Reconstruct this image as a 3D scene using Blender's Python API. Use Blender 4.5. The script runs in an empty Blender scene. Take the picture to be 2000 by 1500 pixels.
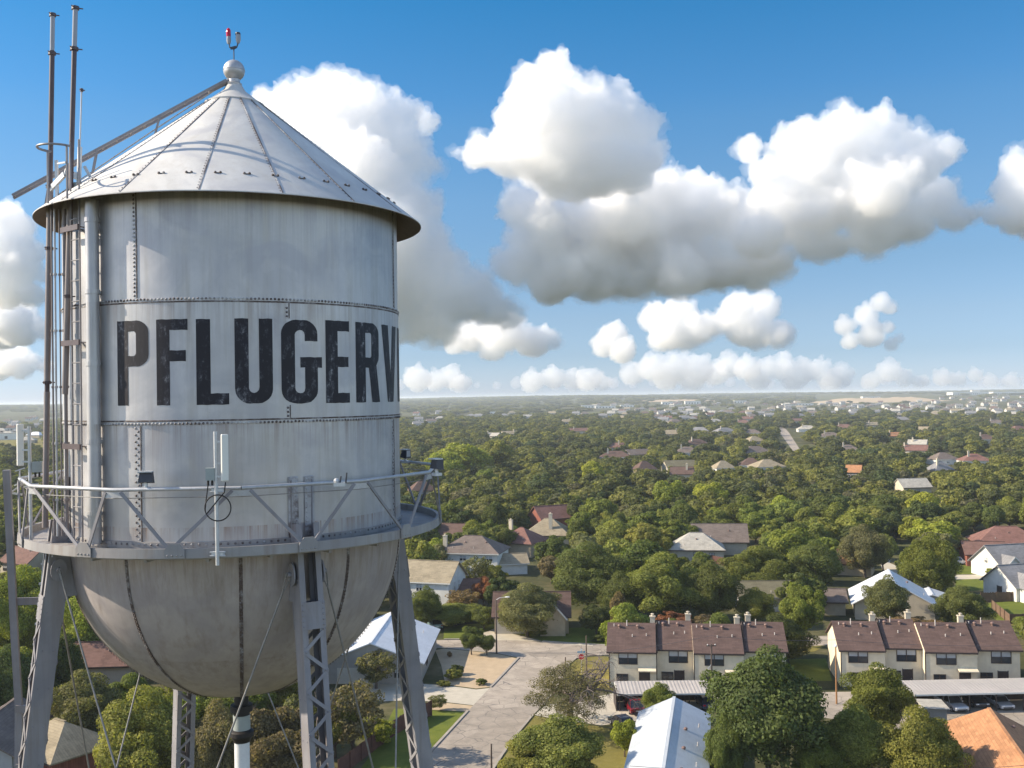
import bpy, bmesh, math, random
import numpy as np
from mathutils import Vector, Matrix
random.seed(7); rng = np.random.default_rng(7)
PI = math.pi; R = math.radians
SC = bpy.context.scene
COL = SC.collection

# ---------------------------------------------------------------- camera
CAMZ, FPX, PITCH, ROLL = 40.0, 2000.0, -0.0120, 0.015
def _axes():
    ct, st, c, s = math.cos(PITCH), math.sin(PITCH), math.cos(ROLL), math.sin(ROLL)
    X = Vector((1, 0, 0)); F = Vector((0, ct, -st)); U = Vector((0, st, ct))
    return X * c - U * s, X * s + U * c, F
RX, UP, FW = _axes()
CAM = Vector((0, 0, CAMZ))
cd = bpy.data.cameras.new('camera'); cam = bpy.data.objects.new('camera', cd); COL.objects.link(cam)
cam.matrix_world = Matrix(((RX.x, UP.x, -FW.x, 0), (RX.y, UP.y, -FW.y, 0), (RX.z, UP.z, -FW.z, CAMZ), (0, 0, 0, 1)))
cd.sensor_width = 36.0; cd.lens = 36.0 * FPX / 2000.0; cd.clip_start = 0.5; cd.clip_end = 150000.0
SC.camera = cam

# ---------------------------------------------------------------- sun, sky, exposure
SUN_AZ, SUN_EL = R(177), R(31)
sdir = Vector((math.cos(SUN_AZ) * math.cos(SUN_EL), math.sin(SUN_AZ) * math.cos(SUN_EL), math.sin(SUN_EL)))
sl = bpy.data.lights.new('sun', 'SUN'); sun = bpy.data.objects.new('sun', sl); COL.objects.link(sun)
sl.energy = 5.0; sl.angle = R(0.5); sl.color = (1.0, 0.87, 0.68)
sun.rotation_euler = sdir.to_track_quat('Z', 'Y').to_euler()
w = bpy.data.worlds.new('World'); SC.world = w; w.use_nodes = True
nt = w.node_tree; nt.nodes.clear()
sky = nt.nodes.new('ShaderNodeTexSky'); sky.sky_type = 'NISHITA'; sky.sun_disc = False
sky.sun_elevation = SUN_EL; sky.sun_rotation = PI / 2 - SUN_AZ
sky.altitude = 300; sky.air_density = 1.0; sky.dust_density = 0.35; sky.ozone_density = 4.0
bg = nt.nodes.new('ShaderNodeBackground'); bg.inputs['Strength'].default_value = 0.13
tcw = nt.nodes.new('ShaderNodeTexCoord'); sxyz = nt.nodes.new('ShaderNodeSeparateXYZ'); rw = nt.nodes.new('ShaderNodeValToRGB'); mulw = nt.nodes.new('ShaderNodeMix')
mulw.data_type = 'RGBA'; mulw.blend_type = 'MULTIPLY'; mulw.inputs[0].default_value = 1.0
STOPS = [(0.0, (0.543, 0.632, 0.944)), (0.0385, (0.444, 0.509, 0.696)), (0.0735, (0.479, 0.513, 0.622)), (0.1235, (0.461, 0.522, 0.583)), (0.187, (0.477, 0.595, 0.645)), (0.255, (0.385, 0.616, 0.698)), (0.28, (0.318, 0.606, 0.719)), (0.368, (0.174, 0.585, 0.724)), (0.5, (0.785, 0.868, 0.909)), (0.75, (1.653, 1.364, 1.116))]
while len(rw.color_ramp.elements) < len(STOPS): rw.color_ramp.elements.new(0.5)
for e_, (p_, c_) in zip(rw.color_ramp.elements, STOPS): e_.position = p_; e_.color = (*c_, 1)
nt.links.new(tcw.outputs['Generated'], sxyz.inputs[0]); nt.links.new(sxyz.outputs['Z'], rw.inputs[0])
mixw = nt.nodes.new('ShaderNodeMix'); mixw.data_type = 'RGBA'; mapw = nt.nodes.new('ShaderNodeMapRange'); mapw.interpolation_type = 'SMOOTHSTEP'   # sky boosted overhead and behind the viewer as added fill for the shaded tank
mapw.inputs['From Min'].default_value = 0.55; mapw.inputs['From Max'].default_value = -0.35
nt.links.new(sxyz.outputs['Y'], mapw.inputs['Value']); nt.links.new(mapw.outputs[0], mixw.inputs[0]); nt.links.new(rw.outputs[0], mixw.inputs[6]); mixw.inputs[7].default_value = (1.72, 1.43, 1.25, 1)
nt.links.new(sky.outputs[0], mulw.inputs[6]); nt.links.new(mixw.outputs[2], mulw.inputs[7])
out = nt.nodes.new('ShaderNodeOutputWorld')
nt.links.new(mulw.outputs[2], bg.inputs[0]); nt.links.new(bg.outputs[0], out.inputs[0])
SC.view_settings.view_transform = 'Standard'; SC.view_settings.look = 'None'
SC.view_settings.gamma = 1.0; SC.view_settings.use_curve_mapping = False
SC.view_settings.exposure = 0.75
SC.cycles.max_bounces = 24; SC.cycles.diffuse_bounces = 3; SC.cycles.glossy_bounces = 2
SC.cycles.transmission_bounces = 3; SC.cycles.transparent_max_bounces = 24; SC.cycles.volume_bounces = 3
SC.cycles.use_denoising = True

# ---------------------------------------------------------------- geometry between photo and world (used to measure places)
def ray(px, py):
    return (RX * (px - 1000) / FPX - UP * (py - 750) / FPX + FW)
def G(px, py, z=0.0):
    d = ray(px, py); t = (z - CAMZ) / d.z
    return CAM + d * t
def at(px, py, depth):
    d = ray(px, py); return CAM + d * (depth / d.y)
def proj(p):
    q = Vector(p) - CAM; y = q.dot(FW)
    return (1000 + FPX * q.dot(RX) / y, 750 - FPX * q.dot(UP) / y, y)

# ---------------------------------------------------------------- object helpers
class MB:
    def __init__(s): s.v = []; s.f = []; s.mi = []; s.m = 0
    def add(s, vs, fs):
        o = len(s.v); s.v += [tuple(v) for v in vs]
        s.f += [tuple(i + o for i in f) for f in fs]; s.mi += [s.m] * len(fs); return s
    def quad(s, a, b, c, d): return s.add([a, b, c, d], [(0, 1, 2, 3)])
    def box(s, c, sz, rot=None):
        x, y, z = sz[0] / 2, sz[1] / 2, sz[2] / 2
        vs = [Vector(p) for p in ((-x, -y, -z), (x, -y, -z), (x, y, -z), (-x, y, -z), (-x, -y, z), (x, -y, z), (x, y, z), (-x, y, z))]
        if rot is not None: vs = [rot @ v for v in vs]
        c = Vector(c)
        return s.add([v + c for v in vs], [(0, 3, 2, 1), (4, 5, 6, 7), (0, 1, 5, 4), (1, 2, 6, 5), (2, 3, 7, 6), (3, 0, 4, 7)])
    def bar(s, a, b, w, t, side):
        """flat bar a->b, width w along `side`, thickness t"""
        a, b = Vector(a), Vector(b); d = (b - a).normalized(); side = Vector(side); side = (side - d * side.dot(d)).normalized(); n = d.cross(side)
        vs = []
        for p in (a, b):
            for q in ((-1, -1), (1, -1), (1, 1), (-1, 1)): vs.append(p + side * q[0] * w / 2 + n * q[1] * t / 2)
        return s.add(vs, [(0, 1, 2, 3), (7, 6, 5, 4), (0, 4, 5, 1), (1, 5, 6, 2), (2, 6, 7, 3), (3, 7, 4, 0)])
    def tube(s, pts, r, n=8, cap=True):
        pts = [Vector(p) for p in pts]; rr = r if isinstance(r, (list, tuple)) else [r] * len(pts)
        vs = []; fs = []; side = None
        for i, p in enumerate(pts):
            d = (pts[min(i + 1, len(pts) - 1)] - pts[max(i - 1, 0)]).normalized()
            if side is None: side = d.orthogonal().normalized()
            else:
                side = side - d * side.dot(d)
                side = side.normalized() if side.length > 1e-6 else d.orthogonal().normalized()
            u = d.cross(side)
            for k in range(n):
                a = 2 * PI * k / n; vs.append(p + (side * math.cos(a) + u * math.sin(a)) * rr[i])
        for i in range(len(pts) - 1):
            for k in range(n):
                k2 = (k + 1) % n; fs.append((i * n + k, i * n + k2, (i + 1) * n + k2, (i + 1) * n + k))
        if cap: fs.append(tuple(range(n - 1, -1, -1))); fs.append(tuple((len(pts) - 1) * n + k for k in range(n)))
        return s.add(vs, fs)
    def lathe(s, prof, n=96, a0=0.0, a1=2 * PI, c=(0, 0, 0), off=0.0):
        full = abs(a1 - a0 - 2 * PI) < 1e-6; m = n if full else n + 1; c = Vector(c)
        vs = []; fs = []
        for r, z in prof:
            for k in range(m):
                a = a0 + (a1 - a0) * k / n + off; vs.append(c + Vector((r * math.cos(a), r * math.sin(a), z)))
        for i in range(len(prof) - 1):
            for k in range(n):
                k2 = (k + 1) % m
                if prof[i][0] < 1e-6: fs.append((i * m + k, (i + 1) * m + k2, (i + 1) * m + k))
                elif prof[i + 1][0] < 1e-6: fs.append((i * m + k, i * m + k2, (i + 1) * m + k))
                else: fs.append((i * m + k, i * m + k2, (i + 1) * m + k2, (i + 1) * m + k))
        return s.add(vs, fs)
    def ball(s, c, r, n=12, m=8, sc=(1, 1, 1)):
        c = Vector(c); prof = [(math.sin(PI * i / m) * r, -math.cos(PI * i / m) * r) for i in range(m + 1)]
        o = len(s.v); s.lathe(prof, n)
        for i in range(o, len(s.v)):
            v = s.v[i]; s.v[i] = (v[0] * sc[0] + c.x, v[1] * sc[1] + c.y, v[2] * sc[2] + c.z)
        return s
    def dome(s, p, nrm, r, h=0.6):
        """a rivet head"""
        nrm = Vector(nrm).normalized(); u = nrm.orthogonal().normalized(); w_ = nrm.cross(u); p = Vector(p); vs = []
        for rr, hh in ((1, 0), (0.75, 0.6)):
            for k in range(6):
                a = k * PI / 3; vs.append(p + (u * math.cos(a) + w_ * math.sin(a)) * r * rr + nrm * r * h * hh)
        vs.append(p + nrm * r * h)
        fs = [(k, (k + 1) % 6, 6 + (k + 1) % 6, 6 + k) for k in range(6)] + [(6 + k, 6 + (k + 1) % 6, 12) for k in range(6)]
        return s.add(vs, fs)
    def prism(s, poly, z0, z1):
        n = len(poly); vs = [(p[0], p[1], z0) for p in poly] + [(p[0], p[1], z1) for p in poly]
        fs = [tuple(range(n - 1, -1, -1)), tuple(range(n, 2 * n))] + [(i, (i + 1) % n, n + (i + 1) % n, n + i) for i in range(n)]
        return s.add(vs, fs)
    def mesh(s, name, mats, smooth=None):
        me = bpy.data.meshes.new(name); me.from_pydata(s.v, [], s.f)
        for m in (mats if isinstance(mats, (list, tuple)) else [mats]): me.materials.append(m)
        if max(s.mi, default=0): me.polygons.foreach_set('material_index', s.mi)
        if smooth:
            me.polygons.foreach_set('use_smooth', [True] * len(me.polygons)); me.set_sharp_from_angle(angle=R(smooth))
        me.update(); return me
    def build(s, name, mats, parent=None, smooth=None, fix=False):
        me = s.mesh(name, mats, smooth)
        if fix:
            bm = bmesh.new(); bm.from_mesh(me); bmesh.ops.recalc_face_normals(bm, faces=bm.faces); bm.to_mesh(me); bm.free()
        o = bpy.data.objects.new(name, me); COL.objects.link(o); o.parent = parent; return o
def tag(o, label=None, cat=None, group=None, kind=None):
    for k, v in (('label', label), ('category', cat), ('group', group), ('kind', kind)):
        if v: o[k] = v
    return o
def thing(name, label, cat, loc=(0, 0, 0), rz=0.0, group=None):
    o = bpy.data.objects.new(name, None); COL.objects.link(o); o.empty_display_size = 0.5
    o.location = loc; o.rotation_euler = (0, 0, rz); return tag(o, label, cat, group)
KIDS = {}
def copy_thing(src, loc, rz=0.0, sc=None, label=None, group=None, color=None):
    r = src.copy(); COL.objects.link(r); r.location = loc; r.rotation_euler = (0, 0, rz)
    if sc: r.scale = sc
    if label: r['label'] = label
    if group: r['group'] = group
    for ch in src.children:
        c = ch.copy(); COL.objects.link(c); c.parent = r
        if color: c.color = color
        for g in ch.children:
            d = g.copy(); COL.objects.link(d); d.parent = c
    return r

# ---------------------------------------------------------------- materials
class NT:
    def __init__(s, name):
        s.m = bpy.data.materials.new(name); s.m.use_nodes = True; s.t = s.m.node_tree
        s.b = s.t.nodes['Principled BSDF']; s.o = s.t.nodes['Material Output']
    def n(s, ty, **kw):
        x = s.t.nodes.new(ty)
        for k, v in kw.items(): setattr(x, k, v)
        return x
    def l(s, a, b): s.t.links.new(a, b)
    def coord(s, kind='Object', scale=(1, 1, 1)):
        tc = s.n('ShaderNodeTexCoord'); mp = s.n('ShaderNodeMapping'); mp.inputs['Scale'].default_value = scale
        s.l(tc.outputs[kind], mp.inputs[0]); return mp.outputs[0]
    def noise(s, co, scale, detail=4, rough=0.55, dist=0.0):
        x = s.n('ShaderNodeTexNoise'); x.inputs['Scale'].default_value = scale; x.inputs['Detail'].default_value = detail
        x.inputs['Roughness'].default_value = rough; x.inputs['Distortion'].default_value = dist; s.l(co, x.inputs['Vector']); return x.outputs[0]
    def ramp(s, f, stops, interp='LINEAR'):
        x = s.n('ShaderNodeValToRGB'); cr = x.color_ramp; cr.interpolation = interp
        while len(cr.elements) < len(stops): cr.elements.new(0.5)
        for e, (p, c) in zip(cr.elements, stops):
            e.position = p; e.color = (c[0], c[1], c[2], 1) if isinstance(c, (tuple, list)) else (c, c, c, 1)
        s.l(f, x.inputs[0]); return x.outputs[0]
    def mix(s, f, a, b, mode='MIX'):
        x = s.n('ShaderNodeMix', data_type='RGBA', blend_type=mode)
        for k, v in ((0, f), (6, a), (7, b)):
            sock = x.inputs[k]
            if hasattr(v, 'links'): s.l(v, sock)
            elif isinstance(v, (int, float)): sock.default_value = v if k == 0 else (v, v, v, 1)
            else: sock.default_value = (v[0], v[1], v[2], 1)
        return x.outputs[2]
    def math(s, op, a, b=0.5):
        x = s.n('ShaderNodeMath', operation=op)
        for sock, v in ((x.inputs[0], a), (x.inputs[1], b)):
            if hasattr(v, 'links'): s.l(v, sock)
            else: sock.default_value = v
        return x.outputs[0]
    def bump(s, h, strength=0.3, dist=0.02):
        x = s.n('ShaderNodeBump'); x.inputs['Strength'].default_value = strength; x.inputs['Distance'].default_value = dist
        s.l(h, x.inputs['Height']); s.l(x.outputs[0], s.b.inputs['Normal'])
    def set(s, col=None, rough=0.6, metal=0.0, spec=0.5):
        if col is not None:
            if hasattr(col, 'links'): s.l(col, s.b.inputs['Base Color'])
            else: s.b.inputs['Base Color'].default_value = (col[0], col[1], col[2], 1)
        if hasattr(rough, 'links'): s.l(rough, s.b.inputs['Roughness'])
        else: s.b.inputs['Roughness'].default_value = rough
        s.b.inputs['Metallic'].default_value = metal; s.b.inputs['Specular IOR Level'].default_value = spec
        return s.m
def simple(name, col, rough=0.6, metal=0.0, var=0.25, scale=3.0, spec=0.4, obj='Object'):
    """a plain surface with some uneven wear"""
    m = NT(name); co = m.coord(obj); a = m.noise(co, scale, 5, 0.6); b = m.noise(co, scale * 9, 3, 0.6)
    f = m.math('ADD', m.math('MULTIPLY', a, 0.65), m.math('MULTIPLY', b, 0.35))
    lo = tuple(c * (1 - var) for c in col); hi = tuple(min(1, c * (1 + var)) for c in col)
    c = m.ramp(f, [(0.3, lo), (0.7, hi)])
    return m.set(c, rough, metal, spec)

def tank_paint(name, base, streak=0.5, warm=(0.36, 0.33, 0.29), rough=0.5, metal=0.0, runs=()):
    m = NT(name)
    co = m.coord('Object'); st = m.coord('Object', (5.0, 5.0, 0.28)); st2 = m.coord('Object', (16.0, 16.0, 0.5))
    big = m.noise(co, 0.45, 5, 0.6, 0.6); s1 = m.noise(st, 1.0, 5, 0.65); s2 = m.noise(st2, 1.0, 4, 0.6); fine = m.noise(co, 22.0, 4, 0.7)
    c = m.mix(m.ramp(big, [(0.35, 0.0), (0.65, 1.0)]), tuple(b * 0.86 for b in base), tuple(b * 1.1 for b in base))
    c = m.mix(m.math('MULTIPLY', m.ramp(s1, [(0.48, 0.0), (0.72, 1.0)]), streak), c, warm)
    c = m.mix(m.math('MULTIPLY', m.ramp(s2, [(0.52, 0.0), (0.8, 1.0)]), streak * 0.7), c, tuple(b * 0.72 for b in base))
    c = m.mix(m.math('MULTIPLY', m.ramp(fine, [(0.62, 0.0), (0.8, 1.0)]), 0.35), c, (0.19, 0.13, 0.10))
    pb = m.noise(co, 0.9, 4, 0.55, 1.0); c = m.mix(m.math('MULTIPLY', m.ramp(pb, [(0.42, 0.0), (0.62, 1.0)]), 0.6), c, tuple(b * f_ for b, f_ in zip(base, (0.70, 0.71, 0.78))))
    pat = m.noise(co, 1.6, 3, 0.5)
    c = m.mix(m.math('MULTIPLY', m.ramp(pat, [(0.55, 0.0), (0.6, 1.0)]), 0.12), c, tuple(min(1, b * 1.25) for b in base))
    if runs:                                          # rust and soot runs that start at the riveted laps and under the eave
        tcx = m.n('ShaderNodeTexCoord'); sz = m.n('ShaderNodeSeparateXYZ'); m.l(tcx.outputs['Object'], sz.inputs[0])
        rn = m.ramp(m.noise(m.coord('Object', (7.0, 7.0, 0.22)), 1.0, 5, 0.7), [(0.47, 0.0), (0.66, 1.0)]); rn2 = m.ramp(m.noise(m.coord('Object', (24.0, 24.0, 0.5)), 1.0, 4, 0.7), [(0.5, 0.0), (0.72, 1.0)])
        for z_, ln, st_, col_ in runs:
            mr = m.n('ShaderNodeMapRange'); mr.inputs['From Min'].default_value = z_ - ln; mr.inputs['From Max'].default_value = z_; m.l(sz.outputs['Z'], mr.inputs['Value'])
            f_ = m.math('MULTIPLY', m.math('LESS_THAN', sz.outputs['Z'], z_ + .01), m.math('POWER', mr.outputs[0], 1.6))
            c = m.mix(m.math('MULTIPLY', m.math('MULTIPLY', f_, m.math('MAXIMUM', rn, rn2)), st_), c, col_)
    m.bump(m.math('ADD', m.noise(co, 1.1, 3), m.math('MULTIPLY', fine, 0.1)), 0.12, 0.05)
    return m.set(c, m.ramp(big, [(0.3, rough - 0.06), (0.7, rough + 0.12)]), metal, 0.45)
M = {}
M['tank'] = tank_paint('weathered_silver_paint', (0.48, 0.47, 0.47), 0.6, rough=0.44, metal=0.5, runs=((41.80, 1.3, .55, (.20, .15, .12)), (39.60, 1.1, .6, (.19, .13, .10)), (43.75, 1.6, .5, (.17, .165, .19)), (37.75, .5, .7, (.20, .11, .07))))
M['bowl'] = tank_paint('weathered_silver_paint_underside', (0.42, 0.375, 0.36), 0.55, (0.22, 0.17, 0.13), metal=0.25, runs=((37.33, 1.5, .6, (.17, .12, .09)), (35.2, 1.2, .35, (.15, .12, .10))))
M['roof_paint'] = tank_paint('chalky_roof_paint', (0.57, 0.555, 0.525), 0.4, (0.44, 0.40, 0.34), 0.6)
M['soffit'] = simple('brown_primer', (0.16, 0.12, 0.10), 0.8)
def seam_mat():
    m = NT('rusty_seam'); co = m.coord('Object'); n = m.noise(co, 6.0, 5, 0.7)
    return m.set(m.ramp(n, [(0.35, (0.055, 0.034, 0.026)), (0.5, (0.11, 0.085, 0.075)), (0.68, (0.30, 0.29, 0.29))]), 0.75)
M['seam'] = seam_mat()
def seam_mat2():
    m = NT('painted_seam'); co = m.coord('Object'); n = m.noise(co, 2.5, 5, 0.7)
    return m.set(m.ramp(n, [(0.36, (0.08, 0.055, 0.045)), (0.46, (0.22, 0.20, 0.20)), (0.58, (0.38, 0.38, 0.39))]), 0.65)
M['seam_painted'] = seam_mat2()
def rivet_mat():
    m = NT('rivet_heads'); co = m.coord('Object'); n = m.noise(co, 1.7, 4, 0.7)
    return m.set(m.ramp(n, [(0.40, (0.07, 0.05, 0.045)), (0.5, (0.16, 0.14, 0.14)), (0.62, (0.42, 0.42, 0.42))]), 0.55)
M['rivet'] = rivet_mat()
def letter_mat():
    m = NT('chipped_black_paint'); co = m.coord('Object'); st = m.coord('Object', (3, 3, 0.9))
    n = m.noise(co, 7.0, 6, 0.75, 0.4); n2 = m.noise(st, 2.2, 5, 0.7)
    f = m.math('ADD', m.math('MULTIPLY', n, 0.55), m.math('MULTIPLY', n2, 0.55))
    c = m.ramp(f, [(0.56, (0.013, 0.011, 0.016)), (0.62, (0.034, 0.032, 0.042)), (0.66, (0.10, 0.10, 0.11)), (0.71, (0.30, 0.30, 0.31))])
    return m.set(c, 0.55, 0, 0.35)
M['letter'] = letter_mat()
M['galv'] = simple('galvanised_steel', (0.50, 0.51, 0.52), 0.42, 0.35, 0.2, 4)
M['steel'] = tank_paint('painted_leg_steel', (0.25, 0.24, 0.25), 0.5, (0.15, 0.11, 0.09), 0.5)
M['rail'] = simple('silver_rail_pipe', (0.42, 0.42, 0.43), 0.4, 0.2, 0.25, 5)
M['ring'] = tank_paint('balcony_steel', (0.31, 0.295, 0.28), 0.6, (0.17, 0.11, 0.08), 0.6)
M['dark_pole'] = simple('dark_mast_paint', (0.085, 0.062, 0.066), 0.45, 0.0, 0.3, 6)
M['pole_brown'] = tank_paint('brown_grey_pole_paint', (0.24, 0.205, 0.195), 0.4, (0.14, 0.09, 0.07))
M['white_plastic'] = simple('white_radome', (0.72, 0.70, 0.64), 0.45, 0, 0.06)
M['grey_box'] = simple('grey_enclosure', (0.30, 0.33, 0.32), 0.5, 0, 0.12)
M['black'] = simple('black_rubber', (0.022, 0.019, 0.019), 0.6, 0, 0.3)
M['dark'] = simple('dark_lamp_housing', (0.05, 0.05, 0.06), 0.45, 0, 0.3)
M['rod'] = simple('tie_rod_steel', (0.24, 0.23, 0.22), 0.5, 0.3, 0.3, 8)
M['white_pipe'] = simple('white_pipe_paint', (0.66, 0.66, 0.66), 0.45, 0, 0.1)
M['red_glass'] = simple('red_lamp_glass', (0.50, 0.012, 0.03), 0.15, 0, 0.2)
M['grey_lamp'] = simple('grey_lamp_glass', (0.30, 0.31, 0.34), 0.25, 0, 0.12)
# ================================================================ WATER TOWER
TX, TY = -5.758, 21.5
FACE = math.atan2(-TY, -TX)                       # direction from the tank to the viewer side; phi is measured from it
RT, RE, RB = 3.36, 3.88, 4.19
ZE, ZS1, ZS2, ZB, ZR, ZBOWL = 43.642, 41.807, 39.616, 37.43, 38.51, 37.289
def T(phi, r, z):
    a = FACE + phi; return Vector((r * math.cos(a), r * math.sin(a), z))
def onbase(v): return Vector((v[0] - TX, v[1] - TY, v[2]))
def cyl(px, py, r=RT):
    """where a photo point lies on the tank's cylinder: (phi, z)"""
    d = ray(px, py); ox, oy = -TX, -TY
    a = d.x ** 2 + d.y ** 2; b = 2 * (ox * d.x + oy * d.y); c = ox * ox + oy * oy - r * r
    q = max(b * b - 4 * a * c, 0.0); t = (-b - math.sqrt(q)) / (2 * a); p = CAM + d * t
    return (math.atan2(p.y - TY, p.x - TX) - FACE + PI) % (2 * PI) - PI, p.z
tower = thing('water_tower', 'huge weathered silver riveted water tower with cone roof and black lettering', 'water tower', (TX, TY, 0))
n = 144
# ---- cylindrical shell: three courses, the middle one lapped outside
sh = MB().lathe([(RT, ZBOWL), (RT, ZS2 - .03), (RT + .012, ZS2 - .03), (RT + .012, ZS1 + .03), (RT, ZS1 + .03), (RT, ZE + .38)], n)
shell = sh.build('tank_shell', M['tank'], tower, 40)
def ring_seam(z, r, up, mat='seam_painted'):
    m = MB(); m.m = 1; m.lathe([(r, z - up * 3.2 - .016), (r + .008, z - up * 3.2 - .012), (r + .008, z - up * 3.2 + .012), (r, z - up * 3.2 + .016)], n); m.m = 0
    N = 300
    for k in range(N):
        a = 2 * PI * k / N; m.dome((( r + .007) * math.cos(a), (r + .007) * math.sin(a), z + up + random.uniform(-.004, .004)), (math.cos(a), math.sin(a), 0), .024)
    return m.build('ring_seam', [M['rivet'], M['seam']], shell, 40)
ring_seam(ZS1, RT + .010, .012); ring_seam(ZS2, RT + .010, -.012)
def vert_seam(phi, z0, z1, r, rows, wdt):
    m = MB(); dw = wdt / r / 2
    for k in range(4):
        p0, p1 = phi - dw + 2 * dw * k / 4, phi - dw + 2 * dw * (k + 1) / 4
        m.m = 2; m.quad(T(p0, r + .004, z0), T(p1, r + .004, z0), T(p1, r + .004, z1), T(p0, r + .004, z1))
    m.m = 1; m.bar(T(phi + dw, r + .006, z0), T(phi + dw, r + .006, z1), .014, .018, T(phi, 1, 0))
    m.m = 0; z = z0 + .04; i = 0
    while z < z1 - .02:
        for rw in range(rows):
            q = 0 if rows == 1 else (-.028 if (rw + i) % 2 else .028)
            if rows == 2 and rw: continue
            m.dome(T(phi + q / r - .012 / r, r + .006, z), T(phi, 1, 0), .024)
        z += .075 if rows == 1 else .06; i += 1
    return m.build('plate_seam', [M['rivet'], M['seam'], M['tank']], shell, 40)
for px in (263, 767):
    vert_seam(cyl(px, 500)[0], ZS1 + .05, ZE + .3, RT, 1, .075)
for a in (150, 195, 250): vert_seam(R(a), ZS1 + .05, ZE + .3, RT, 1, .075)
vert_seam(cyl(562, 700)[0], ZS2 + .05, cyl(562, 791)[1], RT + .012, 1, .06); vert_seam(cyl(562, 700)[0], cyl(562, 622)[1], ZS1 - .05, RT + .012, 1, .06)
for a in (137, 257): vert_seam(R(a), ZS2 + .05, ZS1 - .05, RT + .012, 1, .06)
vert_seam(cyl(270, 950)[0], ZBOWL + .1, ZS2 - .05, RT, 2, .13); vert_seam(cyl(768, 900)[0], ZBOWL + .1, ZS2 - .05, RT, 2, .11)
for a in (180, 250): vert_seam(R(a), ZBOWL + .1, ZS2 - .05, RT, 2, .13)
# ---- lettering, cut from flat shapes and wrapped onto the shell
def rrect(x0, y0, x1, y1, rad, corners='1111', k=5):
    """rounded rectangle, corners bl br tr tl"""
    pts = []
    for (cx, cy, a0, on) in ((x0 + rad, y0 + rad, PI, corners[0]), (x1 - rad, y0 + rad, 1.5 * PI, corners[1]), (x1 - rad, y1 - rad, 0, corners[2]), (x0 + rad, y1 - rad, .5 * PI, corners[3])):
        if on == '1':
            for i in range(k + 1):
                a = a0 + .5 * PI * i / k; pts.append((cx + rad * math.cos(a), cy + rad * math.sin(a)))
        else:
            pts.append({PI: (x0, y0), 1.5 * PI: (x1, y0), 0: (x1, y1), .5 * PI: (x0, y1)}[a0])
    return pts
def arcpts(cx, cy, r, a0, a1, k=6): return [(cx + r * math.cos(a0 + (a1 - a0) * i / k), cy + r * math.sin(a0 + (a1 - a0) * i / k)) for i in range(k + 1)]
H = 270
GL = {
 'P': (100, [[(0, 0), (36, 0), (36, 124), (66, 124)] + arcpts(64, 160, 36, -.5 * PI, 0)[1:] + [(100, 234)] + arcpts(64, 234, 36, 0, .5 * PI)[1:] + [(0, 270)], rrect(36, 158, 62, 236, 9, '0110')]),
 'F': (100, [[(0, 0), (43, 0), (43, 138), (94, 138), (94, 172), (43, 172), (43, 236), (100, 236), (100, 270), (0, 270)]]),
 'L': (100, [[(0, 0), (100, 0), (100, 36), (44, 36), (44, 270), (0, 270)]]),
 'U': (116, [[(0, 50)] + arcpts(46, 46, 46, PI, 1.5 * PI)[1:] + arcpts(70, 46, 46, 1.5 * PI, 2 * PI) + [(116, 270), (74, 270), (74, 52)] + arcpts(58, 50, 16, 0, -PI)[1:] + [(42, 270), (0, 270)]]),
 'G': (124, [arcpts(44, 44, 44, PI, 1.5 * PI) + arcpts(66, 44, 44, 1.5 * PI, 2 * PI) + [(110, 116), (124, 116), (124, 150), (56, 150), (56, 116), (70, 116), (70, 50)] + arcpts(55, 48, 15, 0, -PI)[1:] + [(40, 222)] + arcpts(55, 222, 15, PI, 0)[1:] + [(70, 202), (110, 202), (110, 226)] + arcpts(66, 226, 44, 0, .5 * PI)[1:] + arcpts(44, 226, 44, .5 * PI, PI)]),
 'E': (86, [[(0, 0), (86, 0), (86, 33), (42, 33), (42, 118), (82, 118), (82, 152), (42, 152), (42, 236), (86, 236), (86, 270), (0, 270)]]),
 'R': (104, [[(0, 0), (38, 0), (38, 118), (52, 118), (66, 0), (104, 0), (87, 126), (98, 146), (100, 160), (100, 234)] + arcpts(64, 234, 36, 0, .5 * PI)[1:] + [(0, 270)], rrect(38, 152, 64, 236, 9, '0110')]),
 'V': (110, [[(34, 0), (76, 0), (110, 270), (71, 270), (55, 96), (39, 270), (0, 270)]]),
 'I': (42, [[(0, 0), (42, 0), (42, 270), (0, 270)]]),
}
def letter(ch, p0, p1, zb, zt):
    wd, loops = GL[ch]; bm = bmesh.new()
    for lp in loops:
        vs = []
        for x, y in lp:
            v = (x / wd * (p1 - p0) + p0, y / H, 0)
            if not vs or (Vector(v) - vs[-1].co).length > 1e-5: vs.append(bm.verts.new(v))
        if (vs[0].co - vs[-1].co).length < 1e-5: bm.verts.remove(vs.pop())
        for i in range(len(vs)): bm.edges.new((vs[i], vs[(i + 1) % len(vs)]))
    bmesh.ops.triangle_fill(bm, use_beauty=True, use_dissolve=False, edges=bm.edges[:])
    k = math.ceil(p0 / R(1.5))
    while k * R(1.5) < p1:
        bmesh.ops.bisect_plane(bm, geom=bm.verts[:] + bm.edges[:] + bm.faces[:], plane_co=(k * R(1.5), 0, 0), plane_no=(1, 0, 0), dist=1e-6); k += 1
    # soften the painted outline a little
    for v in bm.verts:
        ph, y = v.co.x, v.co.y; z = zb + (zt - zb) * y
        v.co = T(ph, RT + .016, z + .004 * math.sin(ph * 90 + y * 31))
    bmesh.ops.recalc_face_normals(bm, faces=bm.faces[:])
    bm.normal_update()
    for f in bm.faces:
        c = f.calc_center_median()
        if f.normal.x * c.x + f.normal.y * c.y < 0: f.normal_flip()
    return bm
lb = bmesh.new(); zb, zt = [], []
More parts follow.
